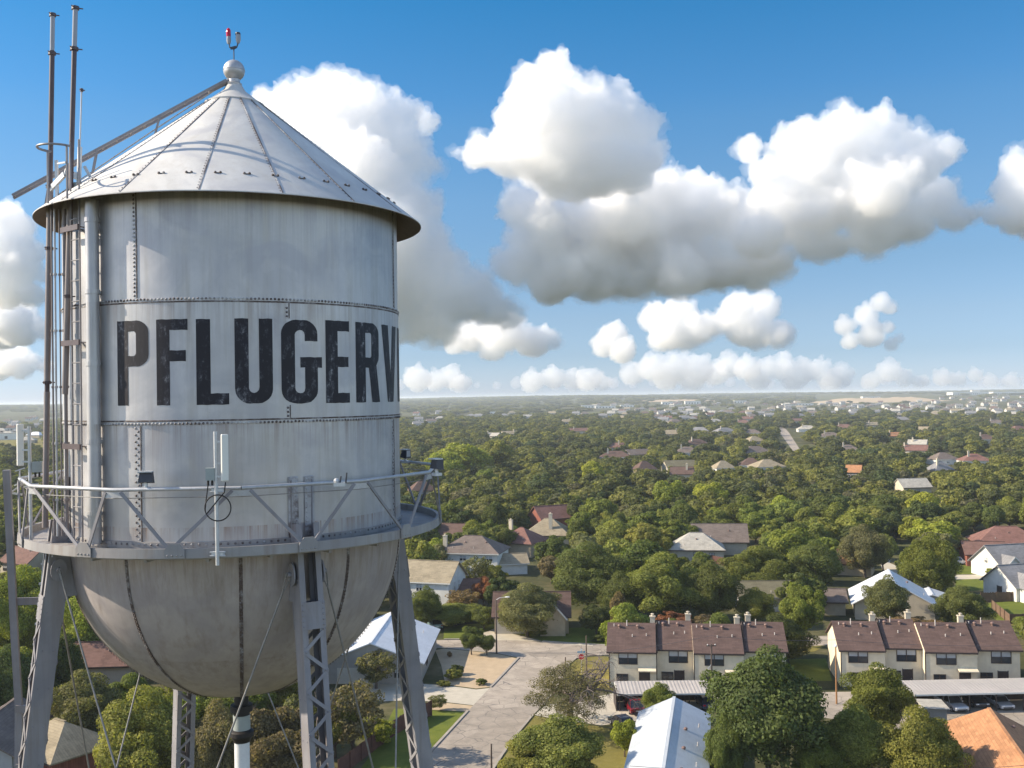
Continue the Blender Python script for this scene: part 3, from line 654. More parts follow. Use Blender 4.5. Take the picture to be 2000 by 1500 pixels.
def cloud(label, lobes, dist, base_px, dens, vox_px=2.0, group='clouds over the town', seed=0, core=0.0, alb=.96, wisp=.0016):
    """lobes = (x, y, r) as seen in the photo; the cloud stands at its real distance, with depth, a flat base, a torn veil of thin vapour and a denser core"""
    rg = np.random.default_rng(seed + 11); s_ = dist / FPX; m = MB(); cx = sum(l[0] for l in lobes) / len(lobes)
    org = at(cx, base_px, dist)
    split = []
    for x, y, r in lobes:
        if r < 62: split.append((x, y, r)); continue
        for k in range(9):
            a = 2 * PI * (k + rg.uniform(-.3, .3)) / 8; f = .56 if k < 8 else 0; q = r * rg.uniform(.36, .52); split.append((x + math.cos(a) * r * f, y + math.sin(a) * r * f, q if k < 8 else r * .6))
    for x, y, r in split:
        c = at(x, y, dist + rg.uniform(-1.5, 1.5) * r * s_) - org
        m.ball(c, r * s_ * .9, 18, 11, (1.05, 1.1, .92))
        for k in range(9):
            a = rg.uniform(0, 2 * PI); b = rg.uniform(-.3, 1.4); q = r * s_ * rg.choice((.42, .34, .26, .2, .15)) * rg.uniform(.85, 1.15)
            m.ball(c + Vector((math.cos(a) * math.cos(b), math.sin(a) * math.cos(b) - .2, math.sin(b))) * (r * s_ * .95 - q * .5), q, 10, 7)
    zb_ = -6 * s_; avg = np.mean([l[2] for l in lobes]) * s_
    def grow(name, mb, mat, first, disp, last, squash, parent=None):
        o = mb.build(name, mat, None); dg = bpy.context.evaluated_depsgraph_get
        def rem(v): rm = o.modifiers.new('r', 'REMESH'); rm.mode = 'VOXEL'; rm.voxel_size = v
        rem(first)
        for tx, sc, st in disp:
            if tx is None: rem(sc); continue
            t2 = CLTEX[tx].copy(); t2.noise_scale = sc * avg; d = o.modifiers.new('d', 'DISPLACE'); d.texture = t2; d.strength = st * avg; d.mid_level = .35 if st < 0 else .5; d.texture_coords = 'LOCAL'
        if last: rem(last)
        me = bpy.data.meshes.new_from_object(o.evaluated_get(dg())); o.modifiers.clear(); old = o.data; o.data = me; bpy.data.meshes.remove(old)
        n_ = len(me.vertices); co = np.empty(n_ * 3, np.float32); me.vertices.foreach_get('co', co); co = co.reshape(-1, 3); z = co[:, 2]; low = z < zb_; co[low, 2] = zb_ + (z[low] - zb_) * squash
        me.vertices.foreach_set('co', co.ravel()); me.update(); o.parent = parent; return o
    V = vox_px * s_
    o = grow('cumulus_cloud', m, cloud_mat('cloud_vapour', dens, .35, alb), V * 1.6, ((2, 1.3, .55), (2, .5, .38), (None, V, 0), (1, .30, -.28), (2, .30, .28), (1, .11, -.14), (2, .10, .17)), V * .9, .2)
    o.location = org; tag(o, label, 'cloud', group)
    if wisp:
        w2 = MB(); w2.v, w2.f, w2.mi = list(m.v), list(m.f), list(m.mi)
        grow('veil', w2, cloud_mat('thin_cloud_vapour', wisp, .35, .985), V * 2.2, ((2, 1.6, .8), (2, .6, .7), (None, V * 1.6, 0), (2, .28, .5), (2, .12, .22)), V * 1.4, .35, o)
    if core:
        k = MB()
        for x, y, r in lobes: k.ball(at(x, y + r * .34, dist) - org, r * s_ * .68, 14, 9, (1.15, 1.2, .6))
        grow('core', k, cloud_mat('dense_cloud_vapour', core, .2, .935), avg * .14, ((2, 1.2, .6), (1, .6, -.3)), 0, .15, o)
    return o
A_ = [(545,215,66),(640,230,98),(730,270,108),(790,310,80),(832,240,32),(600,330,100),(700,400,140),(785,450,105),(835,560,100),(760,600,110),(900,565,75),(950,600,55),(990,615,35),(700,500,150),(855,640,40),(810,520,80),(830,610,70),(560,480,120),(480,300,90)]
B_ = [(1085,135,42),(1040,185,58),(1130,190,68),(1200,220,68),(1250,245,52),(1000,235,48),(1080,280,108),(1200,300,98),(1000,300,66),(935,300,42),(890,296,18),(1262,300,45),(1120,330,90)]
C_ = [(1010,392,42),(1060,430,85),(1020,500,70),(1120,480,105),(1080,550,60),(1150,560,45),(1230,430,110),(1300,365,55),(1350,405,75),(1400,405,72),(1460,420,55),(1300,480,105),(1200,530,65),(1400,500,85),(1500,490,70),(1480,545,35),(1330,535,55),(1240,550,45)]
D_ = [(1460,295,32),(1490,335,36),(1560,295,72),(1640,265,66),(1720,275,72),(1790,312,66),(1840,300,42),(1600,360,105),(1720,380,105),(1820,380,56),(1530,400,72),(1480,460,60),(1600,460,70),(1700,450,62),(1780,430,54),(1860,420,40),(1908,412,26)]
E_ = [(1998,335,48),(1962,372,36),(2012,410,78),(1942,422,30),(2050,380,90)]
L_ = [(15,428,40),(55,440,26),(-20,480,90),(70,490,28),(40,520,46),(84,540,20),(10,560,56),(60,575,30)]
L2_ = [(15,625,46),(50,608,26),(72,632,22),(-30,640,80),(35,655,36),(86,650,16)]
L3_ = [(15,705,34),(45,695,22),(70,710,20),(-20,710,50),(40,722,24),(92,716,14)]
F_ = [(870, 645, 24), (1000, 640, 30), (1060, 655, 26)] + [(x_, y_, r_ * 1.18) for x_, y_, r_ in ((920,655,36),(980,650,40),(1040,668,34),(890,672,24),(1080,668,16),(960,685,24))]
G_ = [(1170, 668, 20), (1205, 640, 18), (1225, 672, 20)] + [(x_, y_, r_ * 1.18) for x_, y_, r_ in ((1195,658,28),(1215,688,24),(1180,680,22))]
H_ = [(x_, y_, r_ * 1.18) for x_, y_, r_ in ((1280,622,32),(1330,620,36),(1365,640,30),(1300,655,34),(1340,662,26))]
I_ = [(x_, y_, r_ * 1.18) for x_, y_, r_ in ((1440,602,32),(1490,602,32),(1460,640,44),(1520,650,30),(1405,630,26),(1480,662,26))]
J_ = [(1705, 640, 22), (1755, 662, 12), (1735, 640, 16)] + [(1720,592,24),(1737,602,18),(1690,617,25),(1650,637,23),(1700,658,28),(1660,668,20),(1740,673,16)]
K_ = [[(815,738,26),(850,742,22),(880,735,24),(900,745,20)],[(1040,742,24),(1080,735,24),(1120,742,22),(1150,738,24),(1175,745,18)],[(1235,728,24),(1275,716,28),(1320,716,28),(1365,716,28),(1395,728,24),(1300,735,26),(1350,738,24)],[(1425,712,26),(1460,716,26),(1500,714,22),(1530,716,26),(1570,722,26),(1600,718,22),(1640,735,24),(1480,735,26),(1550,740,24),(1620,745,20)],[(1700,742,18),(1735,722,22),(1765,735,18),(1800,742,14)],[(1840,735,18),(1870,740,16),(1905,730,15),(1935,742,15),(1975,744,17)]]
CLOUDS = [('towering white cumulus rising behind the water tower', A_, 9000, 680, .0065),
          ('tall domed grey-white cumulus at the top of the sky', B_, 8200, 395, .0075),
          ('widest cumulus bank with dark flat base in mid sky', C_, 9000, 590, .0075),
          ('bright white cumulus with ragged right shoulder', D_, 8600, 510, .0075),
          ('cumulus cut by the right edge of the view', E_, 8600, 475, .0075),
          ('grey-white cumulus just left of the tank eave', L_, 10500, 600, .0075),
          ('middle cumulus showing left of the tower masts', L2_, 13000, 670, .0075),
          ('lowest cumulus showing left of the tower masts', L3_, 17000, 735, .0070),
          ('small low cumulus just right of the painted lettering', F_, 15000, 702, .0075),
          ('small narrow cumulus between two larger low clouds', G_, 16000, 705, .0075),
          ('small cumulus with one white right edge under the dark base', H_, 15000, 682, .0075),
          ('small cumulus tucked under the right end of the dark base', I_, 14500, 680, .0075),
          ('isolated stepped little cumulus in the clear right sky', J_, 15000, 692, .0075)]
CLOUDS.append(('long thin white cloud band lying right on the horizon', [(780 + 38 * k_, 752 + 3 * math.sin(k_ * 1.7) - .012 * 38 * k_ * .6, 11 + 4 * math.sin(k_ * 2.3 + 1)) for k_ in range(34)], 34000, 764, .0016))
for kk, wd in enumerate(('first on the left, right beside the tank', 'over the green far woods', 'under the narrow middle cloud', 'longest, under the big dark base', 'with one peak, below the stepped little cloud', 'faintest, at the far right')): CLOUDS.append(('low pale cloud bank along the horizon, ' + wd, [(x_, y_ + 3, r_ * 1.25) for x_, y_, r_ in K_[kk]], 26000, 764, .0026))
for i, (lb_, lo_, di, bp_, de) in enumerate(CLOUDS):
    low_ = i > 6; cloud(lb_, lo_, di, bp_, de * (.6 if 6 < i < 13 else 1), 1.9 if di < 12000 else 1.3, seed=i, core=.007 if i == 2 else (.004 if i in (1, 3, 4) else 0), alb=.98 if i > 12 else (.975 if low_ or i == 0 else .968), wisp=0 if di > 20000 else (.0020 if di < 12000 else .0022))
SC.cycles.volume_bounces = 16
# ================================================================ GROUND, ROADS, YARDS
def sst(a, b, x):
    t = np.clip((np.asarray(x, float) - a) / (b - a), 0, 1); return t * t * (3 - 2 * t)
def hfun(x, y):
    """the land swells very gently towards the horizon"""
    x = np.asarray(x, float); y = np.asarray(y, float); d = np.hypot(x, y); th = np.arctan2(x, np.maximum(y, 1e-3))
    return sst(2200, 6500, d) * (25 + 6 * np.sin(th * 9 + 1.0) + 4 * np.sin(th * 23 + d * .0011) + 5 * sst(.1, .42, th))
def ground_mat():
    m = NT('dry_scrub_ground'); co = m.coord('Object')
    a = m.noise(co, .045, 5, .6, .5); b = m.noise(co, .6, 4, .65); f = m.noise(co, .0035, 4, .6, .8)
    c = m.ramp(m.math('ADD', m.math('MULTIPLY', a, .7), m.math('MULTIPLY', b, .3)), [(.36, (.035, .040, .018)), (.5, (.075, .075, .032)), (.62, (.14, .12, .065)), (.75, (.20, .165, .10))])
    c = m.mix(m.ramp(f, [(.5, 0.0), (.62, .7)]), c, (.13, .14, .055))
    m.bump(b, .4, .2); return m.set(c, .95, 0, .1)
M['ground'] = ground_mat()
rs = [0, 60, 100, 150, 220, 320, 480, 700, 1000, 1500, 2100, 2600, 3100, 3600, 4200, 5000, 6000, 7500, 10000, 14000, 20000, 30000]
th = np.linspace(-PI, PI, 145); vs = [(0, 0, 0)]; fs = []
for r in rs[1:]:
    for t in th[:-1]:
        x, y = r * math.sin(t), r * math.cos(t); vs.append((x, y, float(hfun(x, y)) if r > 1000 else 0.0))
nT = len(th) - 1
for k in range(nT): fs.append((0, 1 + (k + 1) % nT, 1 + k))
for i in range(len(rs) - 2):
    for k in range(nT):
        k2 = (k + 1) % nT; a = 1 + i * nT; b = a + nT; fs.append((a + k, a + k2, b + k2, b + k))
gm = MB(); gm.add(vs, [f[::-1] if len(f) == 4 else f for f in fs]); go = gm.build('ground', M['ground'], None, 60, fix=True)
if go.data.polygons[0].normal.z < 0: go.data.flip_normals()
tag(go, kind='structure')
def patch(name, px, mat, z=.02, kind='structure', world=None, label=None):
    pts = world if world is not None else [G(*p) for p in px]
    bm = bmesh.new(); vs = [bm.verts.new((p[0], p[1], z)) for p in pts]; es = [bm.edges.new((vs[i], vs[(i + 1) % len(vs)])) for i in range(len(vs))]
    bmesh.ops.triangle_fill(bm, use_beauty=True, edges=es); bm.normal_update()
    for f in bm.faces:
        if f.normal.z < 0: f.normal_flip()
    me = bpy.data.meshes.new(name); bm.to_mesh(me); bm.free(); me.materials.append(mat); o = bpy.data.objects.new(name, me); COL.objects.link(o); return tag(o, label=label, kind=kind)
def asphalt_mat():
    m = NT('cracked_worn_asphalt'); co = m.coord('Object'); n = m.noise(co, .5, 6, .65, .4); f = m.noise(co, 14, 3, .7)
    wob = m.n('ShaderNodeTexNoise'); wob.inputs['Scale'].default_value = .9; wob.inputs['Detail'].default_value = 4; m.l(co, wob.inputs['Vector'])
    wc = m.mix(.35, co, wob.outputs['Color'], 'ADD')
    def cracks(sc, w_):
        v = m.n('ShaderNodeTexVoronoi', feature='DISTANCE_TO_EDGE'); v.inputs['Scale'].default_value = sc; m.l(wc, v.inputs['Vector']); return m.ramp(v.outputs['Distance'], [(0.0, 1.0), (w_, 0.0)])
    c = m.ramp(n, [(.3, (.28, .24, .19)), (.5, (.36, .305, .245)), (.7, (.43, .365, .29))])
    c = m.mix(m.math('MULTIPLY', f, .25), c, (.2, .19, .18))
    pt = m.n('ShaderNodeTexVoronoi'); pt.inputs['Scale'].default_value = .16; m.l(wc, pt.inputs['Vector'])
    sp = m.n('ShaderNodeSeparateColor'); m.l(pt.outputs['Color'], sp.inputs[0]); c = m.mix(.16, c, sp.outputs[0], 'OVERLAY')
    msk = m.ramp(m.noise(co, .22, 3), [(.42, .15), (.62, 1.0)])
    c = m.mix(m.math('MULTIPLY', m.math('MULTIPLY', cracks(.42, .03), .9), msk), c, (.09, .085, .085)); c = m.mix(m.math('MULTIPLY', m.math('MULTIPLY', cracks(1.1, .022), .5), msk), c, (.12, .115, .11))
    return m.set(c, .9, 0, .2)
M['asphalt'] = asphalt_mat()
def slab_mat(name, base, joint=.0):
    m = NT(name); co = m.coord('Object'); n = m.noise(co, .7, 5, .65); f = m.noise(co, 18, 3, .7)
    c = m.ramp(n, [(.3, tuple(b * .84 for b in base)), (.7, tuple(min(1, b * 1.08) for b in base))]); c = m.mix(m.math('MULTIPLY', f, .2), c, tuple(b * .75 for b in base))
    s_ = m.ramp(m.noise(co, 1.6, 4, .7), [(.58, 0.0), (.72, .35)]); c = m.mix(s_, c, tuple(b * .6 for b in base)); return m.set(c, .9, 0, .2)
M['concrete'] = slab_mat('pale_concrete', (.50, .45, .36)); M['sand'] = slab_mat('sandy_gravel', (.47, .36, .235)); M['kerb'] = slab_mat('kerb_concrete', (.36, .32, .27))
def grass_mat(name, a, b, dry):
    m = NT(name); co = m.coord('Object'); n = m.noise(co, .35, 5, .65, .4); f = m.noise(co, 7, 4, .7); st = m.noise(m.coord('Object', (1, 4, 1)), 1.3, 4, .7)
    c = m.ramp(m.math('ADD', m.math('MULTIPLY', n, .6), m.math('MULTIPLY', f, .4)), [(.34, a), (.55, b), (.7, dry)]); c = m.mix(m.math('MULTIPLY', st, .25), c, tuple(x * .55 for x in a))
    m.bump(f, .5, .08); return m.set(c, .95, 0, .1)
M['lawn'] = grass_mat('green_lawn', (.085, .115, .022), (.15, .175, .030), (.22, .215, .060)); M['dry_lawn'] = grass_mat('dry_lawn', (.14, .125, .035), (.22, .19, .055), (.29, .23, .09))
L_ST = [(1013, 1285), (962, 1338), (911, 1392), (845, 1464), (795, 1520), (700, 1640)]
R_ST = [(1187, 1280), (1139, 1282), (1124, 1287), (1112, 1297), (1100, 1320), (1085, 1345), (1061, 1377), (1040, 1398), (1010, 1434), (980, 1476), (930, 1555), (880, 1640)]
CR_N = [(1013, 1285), (985, 1279), (968, 1276), (868, 1266), (700, 1268), (300, 1274)]
CR_F = [(300, 1259), (700, 1253), (866, 1250), (1010, 1251), (1112, 1256), (1187, 1261)]
E0, E1 = G(1187, 1261), G(1187, 1280); ex = Vector((75, 9, 0))
patch('street', None, M['asphalt'], .03, world=[G(*p) for p in L_ST[::-1]] + [G(*p) for p in CR_N[1:]] + [G(*p) for p in CR_F] + [E0 + ex, E1 + ex] + [G(*p) for p in R_ST])
def kerb(px, name='kerb', h=.13, w_=.32, world=None):
    pts = [Vector((p.x, p.y, 0)) for p in (world or [G(*q) for q in px])]; m = MB()
    for i in range(len(pts) - 1):
        a, b = pts[i], pts[i + 1]; d = (b - a).normalized(); m.bar(a + Vector((0, 0, h / 2 + .01)) - d * .02, b + Vector((0, 0, h / 2 + .01 + .001 * (i % 2))) + d * .02, w_, h, d.cross(Vector((0, 0, 1))))
    return tag(m.build(name, M['kerb']), kind='structure')
kerb([(1013, 1285), (985, 1315)]); kerb([(985, 1315), (958, 1343)]); kerb([(914, 1389), (845, 1464), (795, 1520), (700, 1640)]); kerb(R_ST[0:7]); kerb([(1040, 1398), (1010, 1434), (980, 1476), (930, 1555), (880, 1640)])
kerb([(868, 1249), (940, 1249)]); kerb([(1060, 1253), (1187, 1261)])
patch('sandy_yard', [(868, 1267), (968, 1277), (985, 1280), (1012, 1287), (958, 1342), (930, 1345), (870, 1337), (862, 1300), (850, 1270)], M['sand'], .022)
patch('driveway', [(700, 1330), (800, 1334), (870, 1339), (930, 1347), (957, 1344), (927, 1378), (870, 1371.5), (800, 1368), (700, 1372)], M['concrete'], .026)
patch('gravel_strip', [(835, 1371), (870, 1373), (927, 1379), (913, 1390), (835, 1386)], M['sand'], .024)
patch('lawn', [(770, 1384), (835, 1387), (912, 1391), (845, 1463), (795, 1518), (730, 1590), (640, 1590), (720, 1480)], M['lawn'], .018)
patch('lawn', [(1141, 1284), (1187, 1282), (1215, 1330), (1205, 1350), (1112, 1345), (1090, 1343), (1104, 1320), (1114, 1299), (1126, 1289)], M['dry_lawn'], .018)
patch('lawn', [(1043, 1398), (1085, 1406), (1175, 1420), (1245, 1440), (1225, 1520), (960, 1520), (983, 1476), (1012, 1434)], M['dry_lawn'], .018)
patch('driveway', [(1066, 1377), (1120, 1372), (1205, 1352), (1290, 1356), (1420, 1356), (1430, 1372), (1260, 1406), (1175, 1417), (1085, 1404), (1044, 1397)], M['concrete'], .024)
patch('parking_court', [(1600, 1352), (2080, 1347), (2120, 1420), (1740, 1425), (1600, 1400)], M['asphalt'], .024)
patch('driveway', [(1112, 1255), (1158, 1258), (1158, 1262), (1112, 1260)], M['concrete'], .04)
patch('driveway', [(938, 1250), (945, 1236), (970, 1226), (1010, 1222), (1010, 1228), (1000, 1238), (1058, 1252), (1010, 1252)], M['concrete'], .026)
patch('lawn', [(866, 1249), (868, 1222), (968, 1216), (966, 1228), (940, 1238), (934, 1249)], M['lawn'], .018)
patch('lawn', [(1062, 1253), (1006, 1236), (1030, 1226), (1190, 1226), (1187, 1260)], M['lawn'], .019)
patch('lawn', [(1528, 1275), (1530, 1252), (1600, 1250), (1612, 1262), (1590, 1273)], M['dry_lawn'], .018)
patch('lawn', [(1540, 1288), (1613, 1286), (1625, 1330), (1560, 1330)], M['lawn'], .018)
patch('lawn', [(1905, 1180), (2060, 1168), (2080, 1212), (1950, 1214)], M['lawn'], .018)
patch('lawn', [(1935, 1216), (2080, 1216), (2080, 1243), (1985, 1246)], M['dry_lawn'], .018)
patch('lawn', [(1862, 1105), (1925, 1101), (1935, 1120), (1868, 1122)], M['lawn'], .018); patch('lawn', [(1866, 1132), (1935, 1130), (1945, 1152), (1866, 1155)], M['lawn'], .018)
patch('driveway', [(1864, 1123), (1938, 1122), (1940, 1130), (1866, 1132)], M['concrete'], .024)
patch('residential_street', [(1715, 1070), (1748, 1069), (1740, 1082), (1738, 1100), (1790, 1120), (1862, 1122), (1864, 1133), (1770, 1136), (1722, 1110), (1716, 1085)], M['concrete'], .022)
patch('residential_street', [(1516, 830), (1527, 829), (1541, 845), (1567, 885), (1576, 905), (1563, 906), (1548, 880), (1525, 848)], M['asphalt'], .022)
patch('dry_field', [(1190, 964), (1350, 962), (1352, 975), (1240, 978), (1190, 980)], M['sand'], .02)
patch('meadow', [(-60, 812), (40, 806), (92, 806), (92, 826), (-60, 832)], M['lawn'], .05)
patch('dry_field', [(-60, 862), (92, 857), (92, 876), (-60, 884)], M['dry_lawn'], .03)
patch('dry_field', [(795, 823), (850, 822), (860, 828), (795, 830)], M['dry_lawn'], .05)
patch('dry_field', [(1820, 806), (2040, 803), (2040, 810), (1830, 812)], M['dry_lawn'], .05)
def mound(px0, px1, dist, h, deep, name='earth_bank'):
    a, b = at(px0, 770, dist), at(px1, 770, dist); m = MB(); n_ = 24; vs = []
    for j, (q, z) in enumerate(((-deep, 0.0), (-deep * .4, .55), (0, 1.0), (deep * .5, .5), (deep, 0.0))):
        for i in range(n_ + 1):
            t = i / n_; p = a.lerp(b, t); e = min(1, 5 * t, 5 * (1 - t)); x, y = p.x, p.y + q + random.uniform(-15, 15)
            vs.append((x, y, float(hfun(x, y)) - .5 + h * z * e * random.uniform(.85, 1.05)))
    fs = [(j * (n_ + 1) + i, j * (n_ + 1) + i + 1, (j + 1) * (n_ + 1) + i + 1, (j + 1) * (n_ + 1) + i) for j in range(4) for i in range(n_)]
    m.add(vs, fs); return tag(m.build(name, M['sand'], None, 60), kind='structure')
mound(1588, 1840, 3300, 14, 160); mound(1230, 1400, 3900, 7, 120)
# ================================================================ HOUSES AND STREET THINGS
def roof_mat(name, base, metal=False, var=.22):
    m = NT(name); co = m.coord('Object'); n = m.noise(co, .5, 5, .65, .3); f = m.noise(co, 9, 4, .75)
    if metal:
        wv = m.n('ShaderNodeTexWave', wave_type='BANDS', bands_direction='X'); wv.inputs['Scale'].default_value = 1.1; m.l(co, wv.inputs['Vector'])
        c = m.ramp(n, [(.3, tuple(b * .88 for b in base)), (.7, tuple(min(1, b * 1.05) for b in base))]); st = m.noise(m.coord('Object', (.8, 4, 4)), 1, 4, .7)
        c = m.mix(m.math('MULTIPLY', m.ramp(st, [(.5, 0.0), (.75, 1.0)]), .3), c, tuple(b * .62 for b in base)); m.bump(m.ramp(wv.outputs[0], [(.9, 0.0), (1.0, 1.0)]), .5, .04); return m.set(c, .45, .15, .4)
    rows = m.n('ShaderNodeTexBrick'); rows.inputs['Scale'].default_value = 1.0
    for k, v in (('Brick Width', .9), ('Row Height', .28), ('Mortar Size', .02), ('Bias', -.1)): rows.inputs[k].default_value = v
    mp = m.n('ShaderNodeMapping'); mp.inputs['Rotation'].default_value = (0, 0, 0); m.l(co, mp.inputs[0]); m.l(mp.outputs[0], rows.inputs['Vector'])
    rows.inputs['Color1'].default_value = tuple(b * (1 - var) for b in base) + (1,); rows.inputs['Color2'].default_value = tuple(min(1, b * (1 + var)) for b in base) + (1,); rows.inputs['Mortar'].default_value = tuple(b * .6 for b in base) + (1,)
    c = m.mix(m.math('MULTIPLY', f, .5), rows.outputs[0], tuple(b * .75 for b in base)); c = m.mix(m.ramp(n, [(.4, 0.0), (.68, .5)]), c, tuple(min(1, b * 1.35) for b in base))
    sk = m.noise(m.coord('Object', (2.5, .35, .35)), 1.0, 4, .7); c = m.mix(m.ramp(sk, [(.52, 0.0), (.75, .4)]), c, tuple(b * .6 for b in base))
    m.bump(rows.outputs['Fac'], .25, .03); return m.set(c, .88, 0, .2)
RC_ = {'brown': (.125, .080, .065), 'dark brown': (.075, .048, .042), 'grey-brown': (.17, .135, .115), 'tan': (.30, .25, .17), 'grey': (.22, .215, .215), 'red': (.20, .105, .085), 'orange': (.40, .20, .10), 'olive': (.15, .135, .085), 'rust': (.175, .10, .08), 'pale': (.42, .39, .33), 'town': (.115, .075, .064)}
for k, v in RC_.items(): M['roof ' + k] = roof_mat(k.replace(' ', '_') + '_shingles', v)
M['roof white'] = roof_mat('white_metal_roofing', (.70, .71, .72), True); M['roof blue'] = roof_mat('pale_blue_metal_roofing', (.56, .59, .61), True)
M['roof carport'] = roof_mat('corrugated_carport_sheet', (.50, .45, .40), True)
def wall_mat(name, base, lap=.22):
    m = NT(name); co = m.coord('Object'); n = m.noise(co, .8, 5, .6); wv = m.n('ShaderNodeTexWave', wave_type='BANDS', bands_direction='Z'); wv.inputs['Scale'].default_value = 1.45; m.l(co, wv.inputs['Vector'])
    c = m.ramp(n, [(.3, tuple(b * .86 for b in base)), (.7, tuple(min(1, b * 1.06) for b in base))]); st = m.noise(m.coord('Object', (3, 3, .3)), 1, 4, .65); c = m.mix(m.ramp(st, [(.55, 0.0), (.8, .3)]), c, tuple(b * .55 for b in base))
    m.bump(m.ramp(wv.outputs[0], [(.8, 0.0), (1.0, 1.0)]), .35, .02); return m.set(c, .75, 0, .25)
WC_ = {'cream': (.70, .61, .45), 'white': (.70, .68, .62), 'grey': (.33, .33, .33), 'stone': (.38, .35, .31), 'tan': (.45, .37, .25), 'brick': (.24, .09, .065), 'beige': (.52, .46, .36)}
for k, v in WC_.items(): M['wall ' + k] = wall_mat(k + '_siding', v)
M['wall brick'] = roof_mat('red_brickwork', (.24, .09, .065))
M['trim'] = simple('dark_trim', (.05, .035, .03), .6); M['white_trim'] = simple('white_trim', (.68, .66, .6), .5, 0, .08); M['chimney'] = simple('cream_chimney_siding', (.52, .45, .34), .7, 0, .12, 1.5)
gmx = NT('window_glass'); gmx.set((.035, .042, .05), .08, 0, .6); M['glass'] = gmx.m; M['blind'] = simple('window_blind', (.42, .43, .44), .35, 0, .15, 1.0, .6)
M['door'] = simple('dark_door_paint', (.035, .025, .025), .5); M['garage_door'] = simple('pale_garage_door', (.58, .53, .44), .6, 0, .1)
M['vent'] = simple('roof_vent_metal', (.22, .14, .115), .55, .3, .2); M['pipe'] = simple('pvc_vent_pipe', (.55, .5, .45), .6)
def roofmesh(L, W, h, rise, ov, kind, hip=None, th_=.16):
    """closed roof body, ridge along local X"""
    l, w_ = L / 2 + ov, W / 2 + ov; ze = h - ov * rise / (W / 2); zr = h + rise; hp = 0 if kind == 'gable' else (hip if hip is not None else w_)
    t = Vector((0, 0, th_)); e = [Vector(p) for p in ((-l, -w_, ze), (l, -w_, ze), (l, w_, ze), (-l, w_, ze))]; r = [Vector((-l + hp, 0, zr)), Vector((l - hp, 0, zr))]
    m = MB(); vs = e + r + [v + t for v in e + r]
    top = [(6, 7, 11, 10), (8, 9, 10, 11)]; bot = [(1, 0, 4, 5), (3, 2, 5, 4)]; side = [(0, 1, 7, 6), (2, 3, 9, 8)]
    if kind == 'gable': side += [(3, 0, 6, 10, 9, ), (4, 3, 9, 10), (0, 4, 10, 6), (1, 5, 11, 7), (5, 2, 8, 11)]; side.remove((3, 0, 6, 10, 9))
    else: top += [(7, 8, 11), (9, 6, 10)]; bot += [(2, 1, 5), (0, 3, 4)]; side += [(1, 2, 8, 7), (3, 0, 6, 9)]
    m.add(vs, top + bot + side); return m
def window(parent, c, nrm, w_, h, pane='glass', dark=True, split=2):
    """frame proud of the wall with its pane"""
    nrm = Vector(nrm).normalized(); sd = Vector((0, 0, 1)).cross(nrm); c = Vector(c); m = MB(); f = .09
    for q in (-1, 1): m.bar(c + sd * q * w_ / 2 - Vector((0, 0, h / 2 + f / 2)) + nrm * .03, c + sd * q * w_ / 2 + Vector((0, 0, h / 2 + f / 2)) + nrm * .03, f, .09, sd)
    for q in (-1, 1): m.bar(c - sd * (w_ / 2 - f / 2) + Vector((0, 0, q * h / 2)) + nrm * .032, c + sd * (w_ / 2 - f / 2) + Vector((0, 0, q * h / 2)) + nrm * .032, f, .09, (0, 0, 1))
    for k in range(1, split):
        x = -w_ / 2 + w_ * k / split; m.bar(c + sd * x - Vector((0, 0, h / 2 - f / 2)) + nrm * .028, c + sd * x + Vector((0, 0, h / 2 - f / 2)) + nrm * .028, f * 1.3, .08, sd)
    m.bar(c - sd * (w_ / 2 - f / 2) + nrm * .022, c + sd * (w_ / 2 - f / 2) + nrm * .022, .05, .07, (0, 0, 1))
    fr = m.build('window', M['trim' if dark else 'white_trim'], parent)
    a, b = sd * (w_ / 2), Vector((0, 0, h / 2)); p = MB(); p.m = 0
    z0 = Vector((0, 0, 0)); o = c + nrm * .012
    p.quad(o - a - b, o + a - b, o + a, o - a); p.m = 1; p.quad(o - a, o + a, o + a + b, o - a + b)
    p.build('pane', [M['glass'], M[pane]], fr); return fr
def door(parent, c, nrm, w_, h, mat='door', name='door'):
    nrm = Vector(nrm).normalized(); sd = Vector((0, 0, 1)).cross(nrm); c = Vector(c); m = MB(); m.bar(c + nrm * .02, c + nrm * .02 + Vector((0, 0, h)), w_, .06, sd)
    d = m.build(name, M[mat], parent)
    if name == 'door':
        k = MB(); k.ball(c + nrm * .07 + sd * w_ * .38 + Vector((0, 0, 1)), .04, 8, 6); k.build('handle', M['galv'], d)
        fr = MB()
        for q in (-1, 1): fr.bar(c + sd * q * (w_ / 2 + .05) + nrm * .015, c + sd * q * (w_ / 2 + .05) + nrm * .015 + Vector((0, 0, h + .08)), .1, .08, sd)
        fr.build('door_frame', M['trim'], d)
    return d
HRECT = []                                        # what stands where, seen from the viewer: x0, y0, x1, y1, depth
def chimney(parent, x, y, z0, z1, w_=.9, d_=.7):
    m = MB(); m.box((x, y, (z0 + z1) / 2), (w_, d_, z1 - z0)); c = m.build('chimney', M['chimney'], parent)
    m = MB(); m.box((x, y, z1 + .06), (w_ + .16, d_ + .16, .12)); m.tube([(x, y, z1 + .1), (x, y, z1 + .38)], .16, 8); m.lathe([(.0, z1 + .5), (.26, z1 + .42), (.26, z1 + .38), (0, z1 + .38)], 10, c=(x, y, 0)); m.build('chimney_cap', M['chimney'], c); return c
